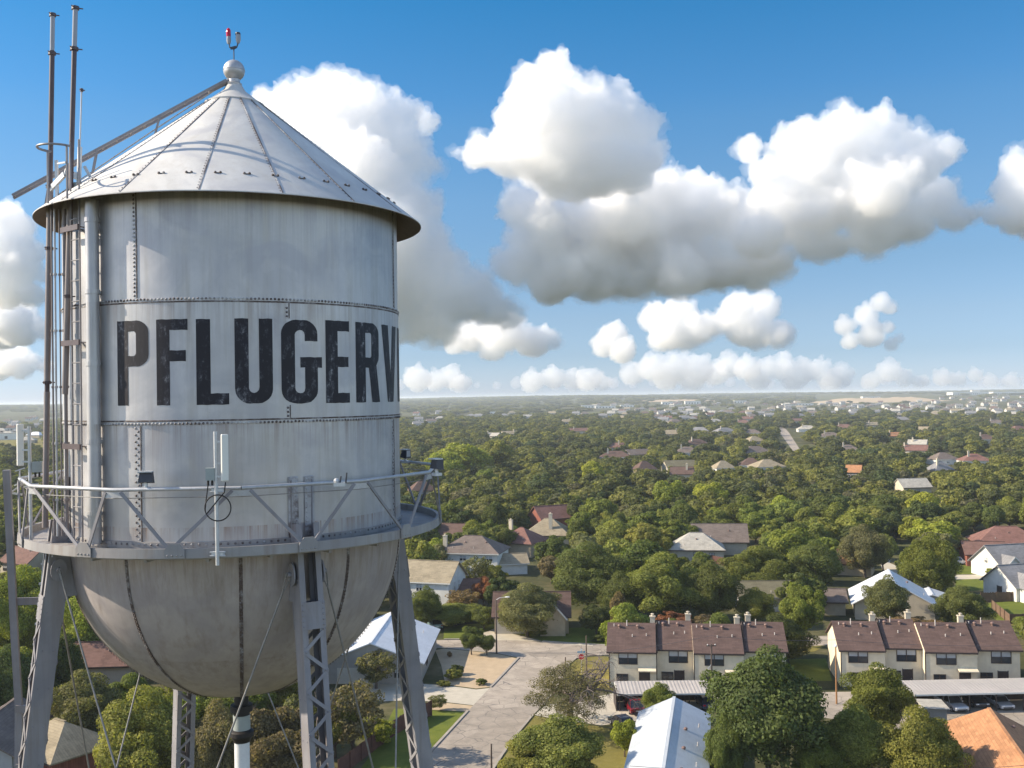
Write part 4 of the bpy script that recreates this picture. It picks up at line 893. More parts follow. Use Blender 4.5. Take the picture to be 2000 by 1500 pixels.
def house(label, loc, yaw, L, W, h, rise, roof, wall, kind='hip', name='house', chim=(), wins=(), doors=(), ov=.5, group=None, vents=0, hip=None, parts=True, gables=(), vis=None):
    t = thing(name, label, 'house' if name == 'house' else name.replace('_', ' '), (loc[0], loc[1], 0), R(yaw), group)
    m = MB(); x, y = L / 2, W / 2
    m.add([(-x, -y, -.3), (x, -y, -.3), (x, y, -.3), (-x, y, -.3), (-x, -y, h), (x, -y, h), (x, y, h), (-x, y, h)], [(0, 1, 5, 4), (1, 2, 6, 5), (2, 3, 7, 6), (3, 0, 4, 7)])
    if kind == 'gable': m.add([(-x, -y, h), (-x, y, h), (-x, 0, h + rise), (x, -y, h), (x, y, h), (x, 0, h + rise)], [(0, 2, 1), (3, 4, 5)])
    wl = m.build('wall', M['wall ' + wall], t)
    rf = roofmesh(L, W, h, rise, ov, kind, hip).build('roof', M['roof ' + roof], t)
    m = MB(); l, w_ = L / 2 + ov, W / 2 + ov; ze = h - ov * rise / (W / 2)
    for q in (-1, 1): m.bar((-l - .01, q * (w_ + .012), ze + .02), (l + .01, q * (w_ + .012), ze + .02), .2, .03, (0, 0, 1))
    m.build('fascia', M['white_trim' if wall in ('white', 'grey') else 'trim'], rf)
    rc_ = MB(); hp_ = 0 if kind == 'gable' else (hip if hip is not None else W / 2 + ov); lr = L / 2 + ov - hp_
    if lr > .3: rc_.bar((-lr, 0, h + rise + .17), (lr, 0, h + rise + .17), .34, .07, (0, 1, 0)); rc_.build('ridge_cap', M['roof ' + roof], rf)
    for (cx, cy, top) in chim:
        chimney(rf, cx, cy, h + rise * max(0, 1 - abs(cy) / (W / 2)) - .6, top)
    for (side, u, z, ww, hh) in wins:
        n = {'f': (0, -1, 0), 'b': (0, 1, 0), 'l': (-1, 0, 0), 'r': (1, 0, 0)}[side]; c = {'f': (u, -y, z), 'b': (u, y, z), 'l': (-x, u, z), 'r': (x, u, z)}[side]
        window(wl, c, n, ww, hh, 'blind', wall not in ('white',))
    for (side, u, ww, hh, mt) in doors:
        n = {'f': (0, -1, 0), 'r': (1, 0, 0), 'l': (-1, 0, 0)}[side]; c = {'f': (u, -y, .05), 'r': (x, u, .05), 'l': (-x, u, .05)}[side]
        door(wl, c, n, ww, hh, mt, 'garage_door' if mt == 'garage_door' else 'door')
    for (gx, gw, gd, gr) in gables:                                   # a front cross-gable
        m = MB(); zf = h + gr; m.add([(gx - gw / 2, -y - gd, -.3), (gx + gw / 2, -y - gd, -.3), (gx + gw / 2, -y - gd, h), (gx, -y - gd, zf), (gx - gw / 2, -y - gd, h), (gx - gw / 2, -y + .2, -.3), (gx + gw / 2, -y + .2, -.3), (gx + gw / 2, -y + .2, h), (gx - gw / 2, -y + .2, h)], [(0, 1, 2, 3, 4), (1, 6, 7, 2), (5, 0, 4, 8)]); m.build('gable_wall', M['wall ' + wall], t)
        k = gr / (gw / 2); o_ = .35; yb = -y + gr / rise * y; g = MB(); tt = Vector((0, 0, .14))
        for q in (-1, 1):
            a = [Vector((gx, -y - gd - o_, zf)), Vector((gx + q * (gw / 2 + o_), -y - gd - o_, h - o_ * k)), Vector((gx + q * (gw / 2 + o_), -y + .1, h - o_ * k)), Vector((gx, yb, zf))]
            g.add(a + [v + tt for v in a], [(0, 1, 2, 3), (4, 7, 6, 5), (0, 4, 5, 1), (1, 5, 6, 2), (2, 6, 7, 3)])
        g.build('gable_roof', M['roof ' + roof], t, fix=True)
        fm = MB(); yf = -y - gd - o_ - .02
        for q in (-1, 1): fm.bar((gx, yf, zf + .03), (gx + q * (gw / 2 + o_), yf, h - o_ * k + .03), .24, .05, (0, 0, 1))
        fm.build('barge_board', M['white_trim'], t)
    for k in range(vents):
        vx = (-.5 + (k + .5) / vents) * L * .7; vy = (-.22 if k % 2 else -.4) * W; vz = h + rise * (1 - abs(vy) / (W / 2)); m = MB()
        if k % 2: m.ball((vx, vy, vz + .3), .22, 10, 6, (1, 1, .7)); m.tube([(vx, vy, vz - .1), (vx, vy, vz + .25)], .14, 8)
        else: m.tube([(vx, vy, vz - .1), (vx, vy, vz + .55)], .06, 6)
        m.build('roof_vent', M['vent' if k % 2 else 'pipe'], rf)
    if vis:
        for v_ in vis: HRECT.append((*v_, math.hypot(loc[0], loc[1])))
    else: note(t.location, R(yaw), L, W, h, rise, .45 if loc[1] < 300 else .97)
    return t
def note(loc, yaw, L, W, h, rise, frac=.4):
    xs, ys = [], []; c, s_ = math.cos(yaw), math.sin(yaw)
    for a in (-1, 1):
        for b in (-1, 1):
            x, y = a * L / 2, b * W / 2; p = (loc[0] + x * c - y * s_, loc[1] + x * s_ + y * c)
            for z in (h * frac, h): u = proj((p[0], p[1], z)); xs.append(u[0]); ys.append(u[1])
    u = proj((loc[0], loc[1], h + rise)); ys.append(u[1]); HRECT.append((min(xs), min(ys), max(xs), max(ys), math.hypot(loc[0], loc[1])))
def ploc(px, py, z): p = G(px, py, z); return (p.x, p.y)
W2 = lambda *a: a
# ---- townhouse rows
def townhouses(label, p0, yaw, widths, steps, label_win, group):
    """p0 = front left corner on the ground; widths of the four homes; steps = how far each front stands back"""
    t = thing('townhouse_row', label, 'townhouses', (p0[0], p0[1], 0), R(yaw), group); x = 0; D = 10.0; H_ = 5.1; total = sum(widths)
    for i, (w_, st) in enumerate(zip(widths, steps)):
        xa, xb = x, x + w_; y0 = st; zh = H_ + (.0 if i % 2 == 0 else .12); rise = 2.6; yr = y0 + 4.9; yb = D
        m = MB(); m.add([(xa, y0, -.3), (xb, y0, -.3), (xb, y0, zh), (xa, y0, zh), (xa, yb, -.3), (xb, yb, -.3), (xb, yb, zh), (xa, yb, zh), (xa, yr, zh + rise), (xb, yr, zh + rise)], [(0, 1, 2, 3), (1, 5, 6, 9, 2), (4, 0, 3, 8, 7), (5, 4, 7, 6)])
        wl = m.build('wall', M['wall cream'], t)
        o_ = .45; k = rise / (yr - y0); k2 = rise / (yb - yr); la, lb_ = xa - (.3 if i == 0 else -.002), xb + (.3 if i == 3 else -.002)
        a = [Vector(p) for p in ((la, y0 - o_, zh - o_ * k), (lb_, y0 - o_, zh - o_ * k), (lb_, yr, zh + rise), (la, yr, zh + rise), (lb_, yb + o_, zh - o_ * k2), (la, yb + o_, zh - o_ * k2))]; tt = Vector((0, 0, .17))
        g = MB(); g.add(a + [v + tt for v in a], [(0, 3, 2, 1), (3, 5, 4, 2), (6, 7, 8, 9), (9, 8, 10, 11), (0, 1, 7, 6), (1, 2, 8, 7), (2, 4, 10, 8), (4, 5, 11, 10), (5, 3, 9, 11), (3, 0, 6, 9)]); rf = g.build('roof', M['roof town'], t)
        if i in (1, 3):                                            # dark step wall where the neighbour's roof stands prouder
            s1 = MB(); yq = steps[i - 1]; s1.add([(xa + .01, yq + .1, zh - .4), (xa + .01, yr - .3, zh + rise - .45), (xa + .01, yr - .3, zh + rise + .05), (xa + .01, yq + .1, zh + .15), (xa + .22, yq + .1, zh - .4), (xa + .22, yr - .3, zh + rise - .45), (xa + .22, yr - .3, zh + rise + .42), (xa + .22, yq + .1, zh - .1)], [(0, 1, 2, 3), (7, 6, 5, 4), (3, 2, 6, 7), (0, 3, 7, 4), (1, 5, 6, 2)]); s1.build('parapet', M['trim'], rf, fix=True)
        fm = MB(); fm.bar((la, y0 - o_ - .02, zh - o_ * k + .07), (lb_, y0 - o_ - .02, zh - o_ * k + .07), .22, .04, (0, 0, 1)); fm.build('fascia', M['trim'], rf)
        for q, (fx, fr) in enumerate(((.22, .80), (.62, .80), (.38, .88), (.5, .48), (.8, .52), (.1, .86))):
            vx = xa + w_ * fx; vy = y0 + (yr - y0) * fr; vz = zh + rise * fr; v = MB()
            if q < 2: v.tube([(vx, vy, vz), (vx, vy, vz + .42)], .15, 8); v.ball((vx, vy, vz + .5), .27, 10, 6, (1, 1, .7))
            else: v.tube([(vx, vy, vz), (vx, vy, vz + (.95 if q == 2 else .5))], .065, 6)
            v.build('roof_vent', M['vent' if q < 2 else 'pipe'], rf)
        mid = (xa + xb) / 2 - (.6 if i % 2 == 0 else .0)
        window(wl, (mid + (.0 if i % 2 == 0 else .5), y0, 4.15), (0, -1, 0), 2.5, 1.65, 'blind')
        if i % 2 == 0:
            window(wl, (xa + w_ * .28, y0, 1.5), (0, -1, 0), 1.5, .9, 'glass'); door(wl, (xb - 1.6, y0, .05), (0, -1, 0), 1.3, 2.2)
            aw = MB(); aw.add([(xb - w_ * .38, y0, 2.9), (xb - .05, y0, 2.9), (xb - .05, y0 - .9, 2.65), (xb - w_ * .38, y0 - .9, 2.65), (xb - w_ * .38, y0, 2.78), (xb - .05, y0, 2.78), (xb - .05, y0 - .9, 2.53), (xb - w_ * .38, y0 - .9, 2.53)], [(0, 1, 2, 3), (7, 6, 5, 4), (3, 2, 6, 7), (0, 3, 7, 4), (2, 1, 5, 6)]); aw.build('awning', M['wall cream'], wl)
        else:
            window(wl, (xa + 1.5, y0, 1.5), (0, -1, 0), 1.5, 1.0, 'glass'); door(wl, (xa + w_ * .62, y0, .05), (0, -1, 0), 1.2, 2.2)
        st_ = MB(); st_.bar((xa + .06, y0 - .02, .0), (xa + .06, y0 - .02, zh - .2), .12, .05, (1, 0, 0)); st_.build('corner_trim', M['trim'], wl)
        cx = xb - .4 if i < 3 else xa + 1.2
        if i < 3 or p0[0] < 30:
            z0 = zh + rise - .6; chimney(rf, cx, yr + .9, z0, zh + rise + .85, .7, .65)
        x += w_
    c, s_ = math.cos(R(yaw)), math.sin(R(yaw)); note((p0[0] + total / 2 * c - 5 * s_, p0[1] + total / 2 * s_ + 5 * c), R(yaw), total, 10, 5.4, 2.7, .5); return t
townhouses('cream townhouse row with dark brown roofs beside the street corner lawn and stop sign', ploc(1190, 1344, 0), -7.5, (6.4, 5.0, 6.7, 5.6), (0, 1.3, .1, 1.2), None, 'townhouse rows')
townhouses('cream townhouse row with dark brown roofs whose sunlit yellow end wall shows on the left', ploc(1643, 1342, 0), -7.5, (5.8, 5.1, 6.7, 5.8), (0.1, 1.3, .0, 1.2), None, 'townhouse rows')
M['carport_shade'] = simple('shade_dark_boards', (.05, .038, .034), .9, 0, .3, 1.5)  # near-black: the gloom under the carports is put into this wall colour
def carport(label, p0, p1, dep, h, posts):
    a, b = Vector((*p0, 0)), Vector((*p1, 0)); d = b - a; yaw = math.atan2(d.y, d.x); L = d.length; t = thing('carport', label, 'carport', a, yaw, 'carports'); m = MB(); n_ = int(L / .45)
    for i in range(n_):
        x0, x1 = L * i / n_, L * (i + 1) / n_; xm = (x0 + x1) / 2; z0 = h; m.add([(x0, 0, z0), (xm, 0, z0 + .035), (x1, 0, z0), (x0, dep, z0 + .35), (xm, dep, z0 + .385), (x1, dep, z0 + .35)], [(0, 1, 4, 3), (1, 2, 5, 4)])
    m.m = 1; m.box((L / 2, -.02, h - .07), (L, .06, .2)); m.box((L / 2, dep, h + .26), (L, .06, .2)); m.box((-.02, dep / 2, h + .08), (.05, dep, .2), Matrix.Rotation(math.atan2(.35, dep), 3, 'X')); m.box((L + .02, dep / 2, h + .08), (.05, dep, .2), Matrix.Rotation(math.atan2(.35, dep), 3, 'X')); m.build('roof', [M['roof carport'], M['white_trim']], t)
    for i in range(posts):
        for y in (.5, dep - .4):
            x = .3 + (L - .6) * i / (posts - 1); MB().box((x, y, h / 2), (.12, .12, h)).build('post', M['trim'], t)
    bm_ = MB(); bm_.box((L / 2, dep + .12, 1.0), (L, .12, 2.0)); bm_.build('back_wall', M['carport_shade'], t); bm_ = MB(); bm_.box((-.1, dep / 2 + .3, 1.05), (.1, dep - .6, 2.1)); bm_.build('sun_block_wall', M['carport_shade'], t)  # side wall added to keep the sun out from under the roof
    note((a.x + b.x) / 2 and ((a.x + b.x) / 2, (a.y + b.y) / 2 + dep / 2, 0), yaw, L, dep, h, .4, .1); return t
carport('long corrugated carport with the red car, in front of the left townhouses', ploc(1206, 1356, 2.3), ploc(1398, 1354, 2.3), 4.6, 2.3, 5)
carport('pale carport sheltering parked cars in front of the right townhouses', ploc(1786, 1357, 2.4), ploc(2060, 1351, 2.4), 5.0, 2.4, 6)
# ---- houses close to the tower
house('long building under a pale blue metal roof, in front of the left carport', ((18.2 + 14.3) / 2 - 1.0, 104.5), 78.5, 30, 7.4, 2.9, 1.7, 'blue', 'white', 'gable', 'metal_building', vents=7, ov=.45)
house('orange shingle hip-roofed house cut by the bottom right corner', (48.9, 102.6), 76, 23, 8.4, 2.7, 2.7, 'orange', 'white', 'hip', vents=4, hip=3.2, wins=(W2('f', 2, 1.4, 1.2, 1.0), W2('l', 0, 1.4, 1.2, 1.0)))
t = thing('garage', 'small flat-roofed garage between the trees and the orange-roofed house', 'garage', (*ploc(1822, 1416, 0), 0), R(-8)); m = MB(); m.box((0, 0, 1.2), (2.4, 3.2, 2.4)); m.build('wall', M['wall stone'], t); m = MB(); m.box((0, 0, 2.46), (3.0, 3.9, .12)); m.build('roof', M['roof pale'], t); note(t.location, 0, 3, 4, 2.5, 0)
house('pale metal-roofed house with stone wall beside the sandy yard, left of the street', (-20.0, 154), 88, 20, 14.0, 3.0, 2.7, 'white', 'stone', 'gable', vents=3, ov=.6, doors=(W2('l', 2.5, 4.6, 2.2, 'garage_door'),), wins=(W2('l', -4, 1.5, 1.4, 1.2), W2('f', -3, 1.5, 1.4, 1.2)))
house('weathered brown-roofed house behind the bare brush under the tank', ploc(195, 1322, 0), 3, 11.5, 8, 2.7, 2.3, 'rust', 'stone', 'gable', vents=2, wins=(W2('f', -1, 1.4, 1.5, 1.1),), vis=((130,1278,250,1316),))
house('grey-sided house at the bottom left corner behind the conduit riser', ploc(-8, 1515, 0), 95, 12, 8, 4.2, 2.4, 'grey-brown', 'grey', 'gable', wins=(W2('l', -1, 2.6, 1.2, 1.0), W2('l', 2, 2.6, 1.0, 1.0)))
house('dark brown-roofed cottage in shade beside the sunlit tower leg', ploc(118, 1500, 0), -35, 9.5, 7.5, 2.8, 2.3, 'tan', 'brick', 'hip', wins=(W2('f', 2, 1.4, 1.0, 1.1),), vis=((100,1416,158,1486),))
house('tan-roofed two-storey house with white gable end right of the tower leg', (-16.8, 199), -18, 12, 9, 5.3, 3.0, 'tan', 'white', 'gable', wins=(W2('r', -1.5, 4, .8, 1.6), W2('r', .8, 4, .8, 1.6), W2('r', -2, 1.4, 1.2, 1.2), W2('f', 0, 4, 1.2, 1.4)))
house('brown hip-roofed house with tall cream chimney behind a pale leafy tree', ploc(925, 1117, 0), -14, 14, 10, 5.2, 3.0, 'grey-brown', 'white', 'hip', chim=(W2(-5.6, -3.4, 8.6),), vents=4, wins=(W2('f', 5, 3.9, 1.8, 1.2), W2('f', -1, 3.9, 1.5, 1.2), W2('f', 5, 1.5, 1.8, 1.2)), vis=((862,1062,985,1112),))
house('brown gabled house behind the round street oak, driveway in front', ploc(1040, 1226, 0), -3, 12.5, 9, 3.1, 3.0, 'brown', 'tan', 'gable', gables=(W2(3.6, 4.2, 1.8, 2.4),), wins=(W2('f', 3.6, 1.5, 1.6, 1.4), W2('f', 0, 1.5, 1.4, 1.2), W2('r', 0, 4.0, .6, 1.0)), doors=(W2('f', -3.6, 4.8, 2.3, 'garage_door'),), vents=2, vis=((975,1147,1000,1170),(1060,1147,1108,1200)))
house('low red-brown roof half hidden by a reddening tree left of the street lamp', ploc(905, 1176, 0), 6, 9, 7, 2.6, 1.8, 'rust', 'stone', 'gable', vis=((880,1140,925,1162),))
house('tan double hip-roofed house alone among dark trees, centre of the view', ploc(1360, 1091, 0), -8, 12.5, 9.5, 3.0, 3.2, 'pale', 'beige', 'hip', vents=3, wins=(W2('f', 0, 1.8, 1.6, 1.0), W2('f', 3.5, 1.6, 1.2, 1.0)), vis=((1308,1047,1410,1090),))
house('brown-grey hip and gable house just behind the tan double hip-roofed house', ploc(1405, 1078, 0), -8, 13, 10, 3.4, 3.6, 'grey-brown', 'beige', 'gable', vents=2, vis=((1385,1037,1446,1060),))
house('olive-roofed low house behind the left townhouses, white panel at its end', ploc(1500, 1186, 0), -3, 11.5, 8, 2.8, 2.0, 'olive', 'white', 'gable', vents=1, wins=(W2('f', -3, 1.5, 1.2, 1.0),), vis=((1450,1145,1530,1168),))
house('white metal-roofed house with steep gable behind the right townhouses', ploc(1742, 1198, 0), 74, 13, 13, 3.0, 3.6, 'white', 'beige', 'gable', vents=2, ov=.7, vis=((1666,1132,1694,1164),(1766,1140,1814,1194)))
house('white metal lean-to roof against the steep white-roofed house', ploc(1818, 1192, 0), 74, 6, 5, 2.6, .8, 'white', 'beige', 'gable', 'shed')
house('brown shed with pale wall behind bushes between the townhouse rows', ploc(1622, 1196, 0), -10, 4.6, 5, 2.6, 1.6, 'grey-brown', 'tan', 'gable', 'shed', vis=((1612,1160,1640,1190),))
house('red hip-roofed house at the right edge above the grey-roofed ones', ploc(1965, 1078, 0), -10, 15, 10, 3.0, 3.2, 'red', 'brick', 'hip', vents=3)
house('low dark red-roofed brick house beside the parked white car', ploc(1920, 1101, 0), -12, 8.5, 8, 2.8, 2.2, 'rust', 'brick', 'gable', vis=((1892,1064,1945,1098),))
house('grey-roofed house with two white gables at the right edge', ploc(1975, 1124, 0), 12, 12, 10, 3.0, 3.6, 'grey', 'white', 'gable', wins=(W2('l', 0, 3.6, 1.0, 1.2),), gables=(W2(-4.0, 4, 1.2, 2.0),))
house('grey-roofed white-gabled house nearest the brown board fence', ploc(1998, 1164, 0), 14, 10.5, 9, 2.9, 3.2, 'grey', 'white', 'gable', gables=(W2(-2.6, 4, 1.4, 2.0),), doors=(W2('l', 0, 1.2, 2.2, 'door'),))
house('small orange-roofed house among the trees beside the pale street', ploc(1672, 1120, 0), -25, 7, 6.5, 2.7, 2.3, 'orange', 'tan', 'gable', vis=((1662,1092,1692,1114),))
house('red-roofed house with white chimney left of the tan chimney house', ploc(1020, 1082, 0), -30, 10, 9, 3.6, 3.0, 'red', 'tan', 'hip', chim=(W2(-3.2, 0, 8.4),), vents=3, vis=((1005,1044,1030,1072),))
house('tan hip-roofed house with one tall cream chimney above the road oak', ploc(1072, 1064, 0), -10, 12, 10, 3.4, 3.6, 'tan', 'beige', 'hip', chim=(W2(1.0, -3.2, 8.6),), vis=((1045,1030,1094,1052),))
house('orange-red gabled house in deep shade behind the tan chimney house', ploc(1080, 1030, 0), 25, 12, 9, 3.4, 3.2, 'red', 'brick', 'gable', vis=((1050,1002,1098,1020),))
house('cream outbuilding with sunlit roof beside the brown chimney house', ploc(1000, 1118, 0), 10, 6, 6, 2.6, 1.6, 'tan', 'white', 'gable', 'shed', vis=((988,1080,1018,1104),))
house('small house peak right of the balcony, pale ridge boards', ploc(893, 1062, 0), -20, 8, 7, 3.0, 2.4, 'brown', 'stone', 'gable', vis=((882,1016,903,1040),))
# ---- houses among the trees, farther back: (x, y of the eave, width in the photo, roof, chimney, words)
MIDH = [(1205, 893, 66, 'brown', 1, 'brown hip roof over a broad white wall, left of the centre woods'), (1245, 888, 50, 'grey-brown', 0, 'grey-brown roof just right of the white-walled house'), (1313, 848, 62, 'tan', 1, 'tan roof with a lone chimney above the dark centre trees'), (1368, 842, 50, 'grey', 0, 'grey roof left of the green-grey chimney house'), (1398, 824, 46, 'pale', 1, 'pale pyramid roof with white chimney near the start of the far street'),
 (1417, 843, 56, 'grey', 1, 'green-grey hip roof with centred chimney'), (1468, 846, 52, 'grey-brown', 1, 'grey-brown chimney house left of the far street'), (1452, 826, 44, 'rust', 1, 'reddish roof with twin peaks below the far rooftops'), (1476, 862, 40, 'tan', 0, 'small tan pyramid roof beside the far street'), (1362, 868, 50, 'brown', 1, 'brown gable with a white chimney in the centre woods'), (1346, 884, 52, 'grey-brown', 1, 'grey-brown roof with two chimneys under the brown gable'),
 (1478, 884, 60, 'grey-brown', 0, 'long grey-brown roof beside the far street trees'), (1330, 912, 62, 'olive', 0, 'long olive roof facing the lawn clearing'), (1335, 926, 46, 'brown', 1, 'brown hip roof with bright chimney, below the long olive roof'), (1415, 914, 34, 'tan', 0, 'small tan hip roof poking from dark trees'), (1470, 908, 44, 'brown', 0, 'brown gabled roof left of the double tan hips'), (1503, 912, 62, 'tan', 0, 'double tan hip roof below the far street'), (1203, 874, 36, 'rust', 1, 'rusty roof and chimney at the left of the centre woods'),
 (1260, 916, 40, 'brown', 0, 'low brown roof edge left of the clearing'), (1130, 842, 44, 'rust', 1, 'rust-brown hip roof with white chimneys right of the far woods'), (995, 848, 34, 'tan', 1, 'tan hip roof above the bright green grove'), (962, 852, 34, 'pale', 1, 'pale roof with white chimney above the bright green grove'), (1625, 853, 46, 'grey-brown', 1, 'grey-brown roof with chimney right of the far street'), (1652, 836, 44, 'rust', 1, 'rust roof with pale dormer beyond the far street'),
 (1708, 830, 44, 'tan', 1, 'tan gabled roof in the right-hand far trees'), (1765, 820, 48, 'grey', 0, 'dark grey gabled roof near the field edge'), (1750, 852, 42, 'orange', 1, 'orange-brown peaked roof on the right slope'), (1810, 840, 34, 'tan', 0, 'small tan hip roof on the right slope'), (1790, 880, 60, 'red', 1, 'long red roof with two white chimneys'), (1798, 868, 36, 'pale', 1, 'pale green-grey peak with chimney above the long red roof'),
 (1848, 897, 50, 'grey-brown', 0, 'grey-brown roof with flat wing left of the red-orange roof'), (1912, 900, 56, 'red', 1, 'large red-orange gable with white chimney at far right'), (1842, 918, 40, 'grey', 1, 'grey roof with white chimney under the red-orange gable'), (1672, 922, 26, 'orange', 0, 'bright orange roof sliver among dark trees'), (1790, 952, 60, 'pale', 0, 'pale yellow-tan hip roof in the middle of the right-hand woods'), (1948, 826, 38, 'grey-brown', 1, 'grey-brown house at the far field edge'), (1994, 840, 40, 'rust', 0, 'pink-brown roof cut by the right edge'),
 (1662, 880, 44, 'grey-brown', 1, 'brown roof with two white chimneys among the right woods'), (1930, 858, 40, 'brown', 1, 'brown roof with pale chimney low in the far right trees'), (1580, 838, 40, 'pale', 1, 'pale roof right beside the far street'), (1560, 822, 40, 'rust', 0, 'long rusty low roof beyond the far street'), (40, 842, 50, 'grey', 0, 'grey roof in the trees left of the tower'), (10, 848, 60, 'pale', 0, 'long pale roof at the left edge beyond the dry field'), (66, 850, 36, 'white', 0, 'white-roofed house just left of the masts'),
 (40, 1100, 60, 'rust', 0, 'dull red roof and grey wall behind the left conduit riser'), (822, 958, 44, 'brown', 0, 'dark brown roof peeking past the tank beyond the balcony')]
for x, y, wpx, rc, ch, words in MIDH:
    p = G(x, y, 2.9); d = p.y; L = max(wpx * d / FPX * .95, 6.5 if rc == 'orange' and x < 1700 else 10); L = min(L, 20); k = (x * 7 + y * 13) % 10; W_ = min(L * .8, 12); ri = 2.9 + (k % 3) * .35
    house('house with ' + words, (p.x, p.y + W_ / 2), (k - 5) * 6, L, W_, 3.0, ri, rc, ('beige', 'white', 'tan')[k % 3], 'hip' if k % 3 else 'gable', chim=(W2(L * (.22 if k % 2 else -.25), -W_ * .2, 3.0 + ri + 1.5),) if ch else (), ov=.4, wins=(W2('f', 0, 1.5, 1.6, 1.2), W2('f', -L * .3, 1.5, 1.4, 1.2)) if d < 900 else ())
# ---- rows of far rooftops, single shells
def far_house_mesh(name, L, W_, h, ri, kind, roof, wall, chim):
    m = MB(); x, y = L / 2, W_ / 2; m.m = 1; m.add([(-x, -y, -1), (x, -y, -1), (x, y, -1), (-x, y, -1), (-x, -y, h), (x, -y, h), (x, y, h), (-x, y, h)], [(0, 1, 5, 4), (1, 2, 6, 5), (2, 3, 7, 6), (3, 0, 4, 7)]); 
    if kind == 'gable': m.add([(-x, -y, h), (-x, y, h), (-x, 0, h + ri), (x, -y, h), (x, y, h), (x, 0, h + ri)], [(0, 2, 1), (3, 4, 5)])
    if chim: m.box((x * .4, -.5, h + ri), (1.1, .9, 3.0))
    m.m = 0; r_ = roofmesh(L, W_, h, ri, .5, kind); m.add(r_.v, r_.f)
    m.m = 2; m.box((-x * .3, -y - .01, h * .55), (1.8, .06, 1.3)); m.box((x * .35, -y - .01, h * .5), (2.6, .06, 2.0))
    return m.mesh(name, [M['roof ' + roof], M['wall ' + wall], M['glass']])
M['wall dun'] = wall_mat('dun_siding', (.36, .32, .26)); M['wall grey-white'] = wall_mat('grey_white_siding', (.50, .48, .44))
FARM = []
for rc in ('grey', 'grey-brown', 'pale', 'tan', 'rust', 'brown'):
    for k in range(2): FARM.append((rc, k, far_house_mesh('far_house', 14 + 2 * k, 11, 3.2 if k else 5.4, 3.2, 'hip' if k else 'gable', rc, ('grey-white', 'dun')[k], k == 0)))
rg = np.random.default_rng(5); FARPTS = []
def far_at(px, d, i, yaw):
    p = at(px, 780, d); x, y = p.x, p.y; rc, k, me = FARM[i]; o = bpy.data.objects.new('far_house', me); COL.objects.link(o); o.location = (x, y, float(hfun(x, y))); o.rotation_euler = (0, 0, yaw)
    band = 'before the long pale field' if d < 1900 else ('behind the pale field' if d < 2700 else 'in the last rows before the horizon'); side = 'far right' if px > 1600 else ('above the far street' if px > 1250 else ('just right of the tower' if px > 700 else 'left of the tower'))
    tag(o, f'{"gabled" if k == 0 else "hipped"} {rc}-roofed house {band}, {side}', 'house', f'{rc} {"gabled" if k == 0 else "hipped"} rooftops {band} {side}')
    note(o.location, 0, 14, 11, 4.5, 3.2, .2); FARPTS.append((x, y))
def farrow(x0, x1, d0, d1, n_, wts):
    k = 0; tries = 0
    while k < n_ and tries < 4000:
        tries += 1; px = rg.uniform(x0, x1); d = d0 + (d1 - d0) * rg.random(); p = at(px, 780, d)
        if any(abs(p.x - q[0]) < 17 and abs(p.y - q[1]) < 24 for q in FARPTS): continue
        far_at(px, d, int(rg.choice(len(FARM), p=wts)), rg.uniform(-.35, .35)); k += 1
wA = np.array([5, 4, 3, 3, 2.5, 2, 1.5, 1, 1, .6, .8, .6]); wA /= wA.sum()
farrow(1560, 2040, 1500, 2000, 34, wA); farrow(1500, 2040, 2000, 2900, 62, wA); farrow(1180, 1520, 1350, 2600, 54, wA); farrow(800, 1180, 1300, 2600, 16, wA); farrow(-30, 88, 1000, 2600, 16, wA); farrow(1150, 2030, 2900, 3500, 34, wA)
# ---- white commercial sheds on the horizon
for i, (x, d, wpx, z, words) in enumerate([(1148, 3000, 26, 8, 'left end of the pale buildings above the green woods'), (1182, 2900, 40, 7, 'the widest pale building above the green woods'), (1228, 3050, 34, 6, 'the third pale building above the green woods'), (1310, 3300, 36, 9, 'pale block above the far street'), (1352, 3300, 30, 10, 'taller pale block above the far street'), (1445, 3400, 24, 8, 'small pale block before the long bank'), (1555, 2900, 60, 5, 'low long white shed left of the earth bank'), (1890, 4300, 70, 12, 'long white block on the horizon, far right'), (1905, 4320, 16, 19, 'tower-like white block standing out of the long one'), (1970, 4300, 74, 12, 'white block cut by the right edge on the horizon'), (1700, 3900, 34, 9, 'white shed behind the earth bank'), (14, 1150, 44, 7, 'white shed left of the tower by the dry field'), (962, 2300, 12, 6, 'tiny white block in the blue-green far woods')]):
    p = at(x, 775, d); z0 = float(hfun(p.x, p.y)); t = thing('warehouse', 'white flat-roofed warehouse, ' + words, 'warehouse', (p.x, p.y, z0)); L = wpx * d / FPX; m = MB(); m.box((0, 0, z / 2 - .5), (L, L * .4, z + 1)); m.build('wall', M['wall white'], t); m = MB(); m.box((0, 0, z + .25), (L + .6, L * .4 + .6, .5)); m.build('roof', M['roof pale'], t)
    m = MB()
    for k in range(int(L / 9)): m.box((-L / 2 + 4.5 + k * 9, -L * .2 - .02, z * .35), (3.2, .08, z * .45))
    m.build('loading_door', M['glass'], t); note(t.location, 0, L, L * .4, z, 0, .1)
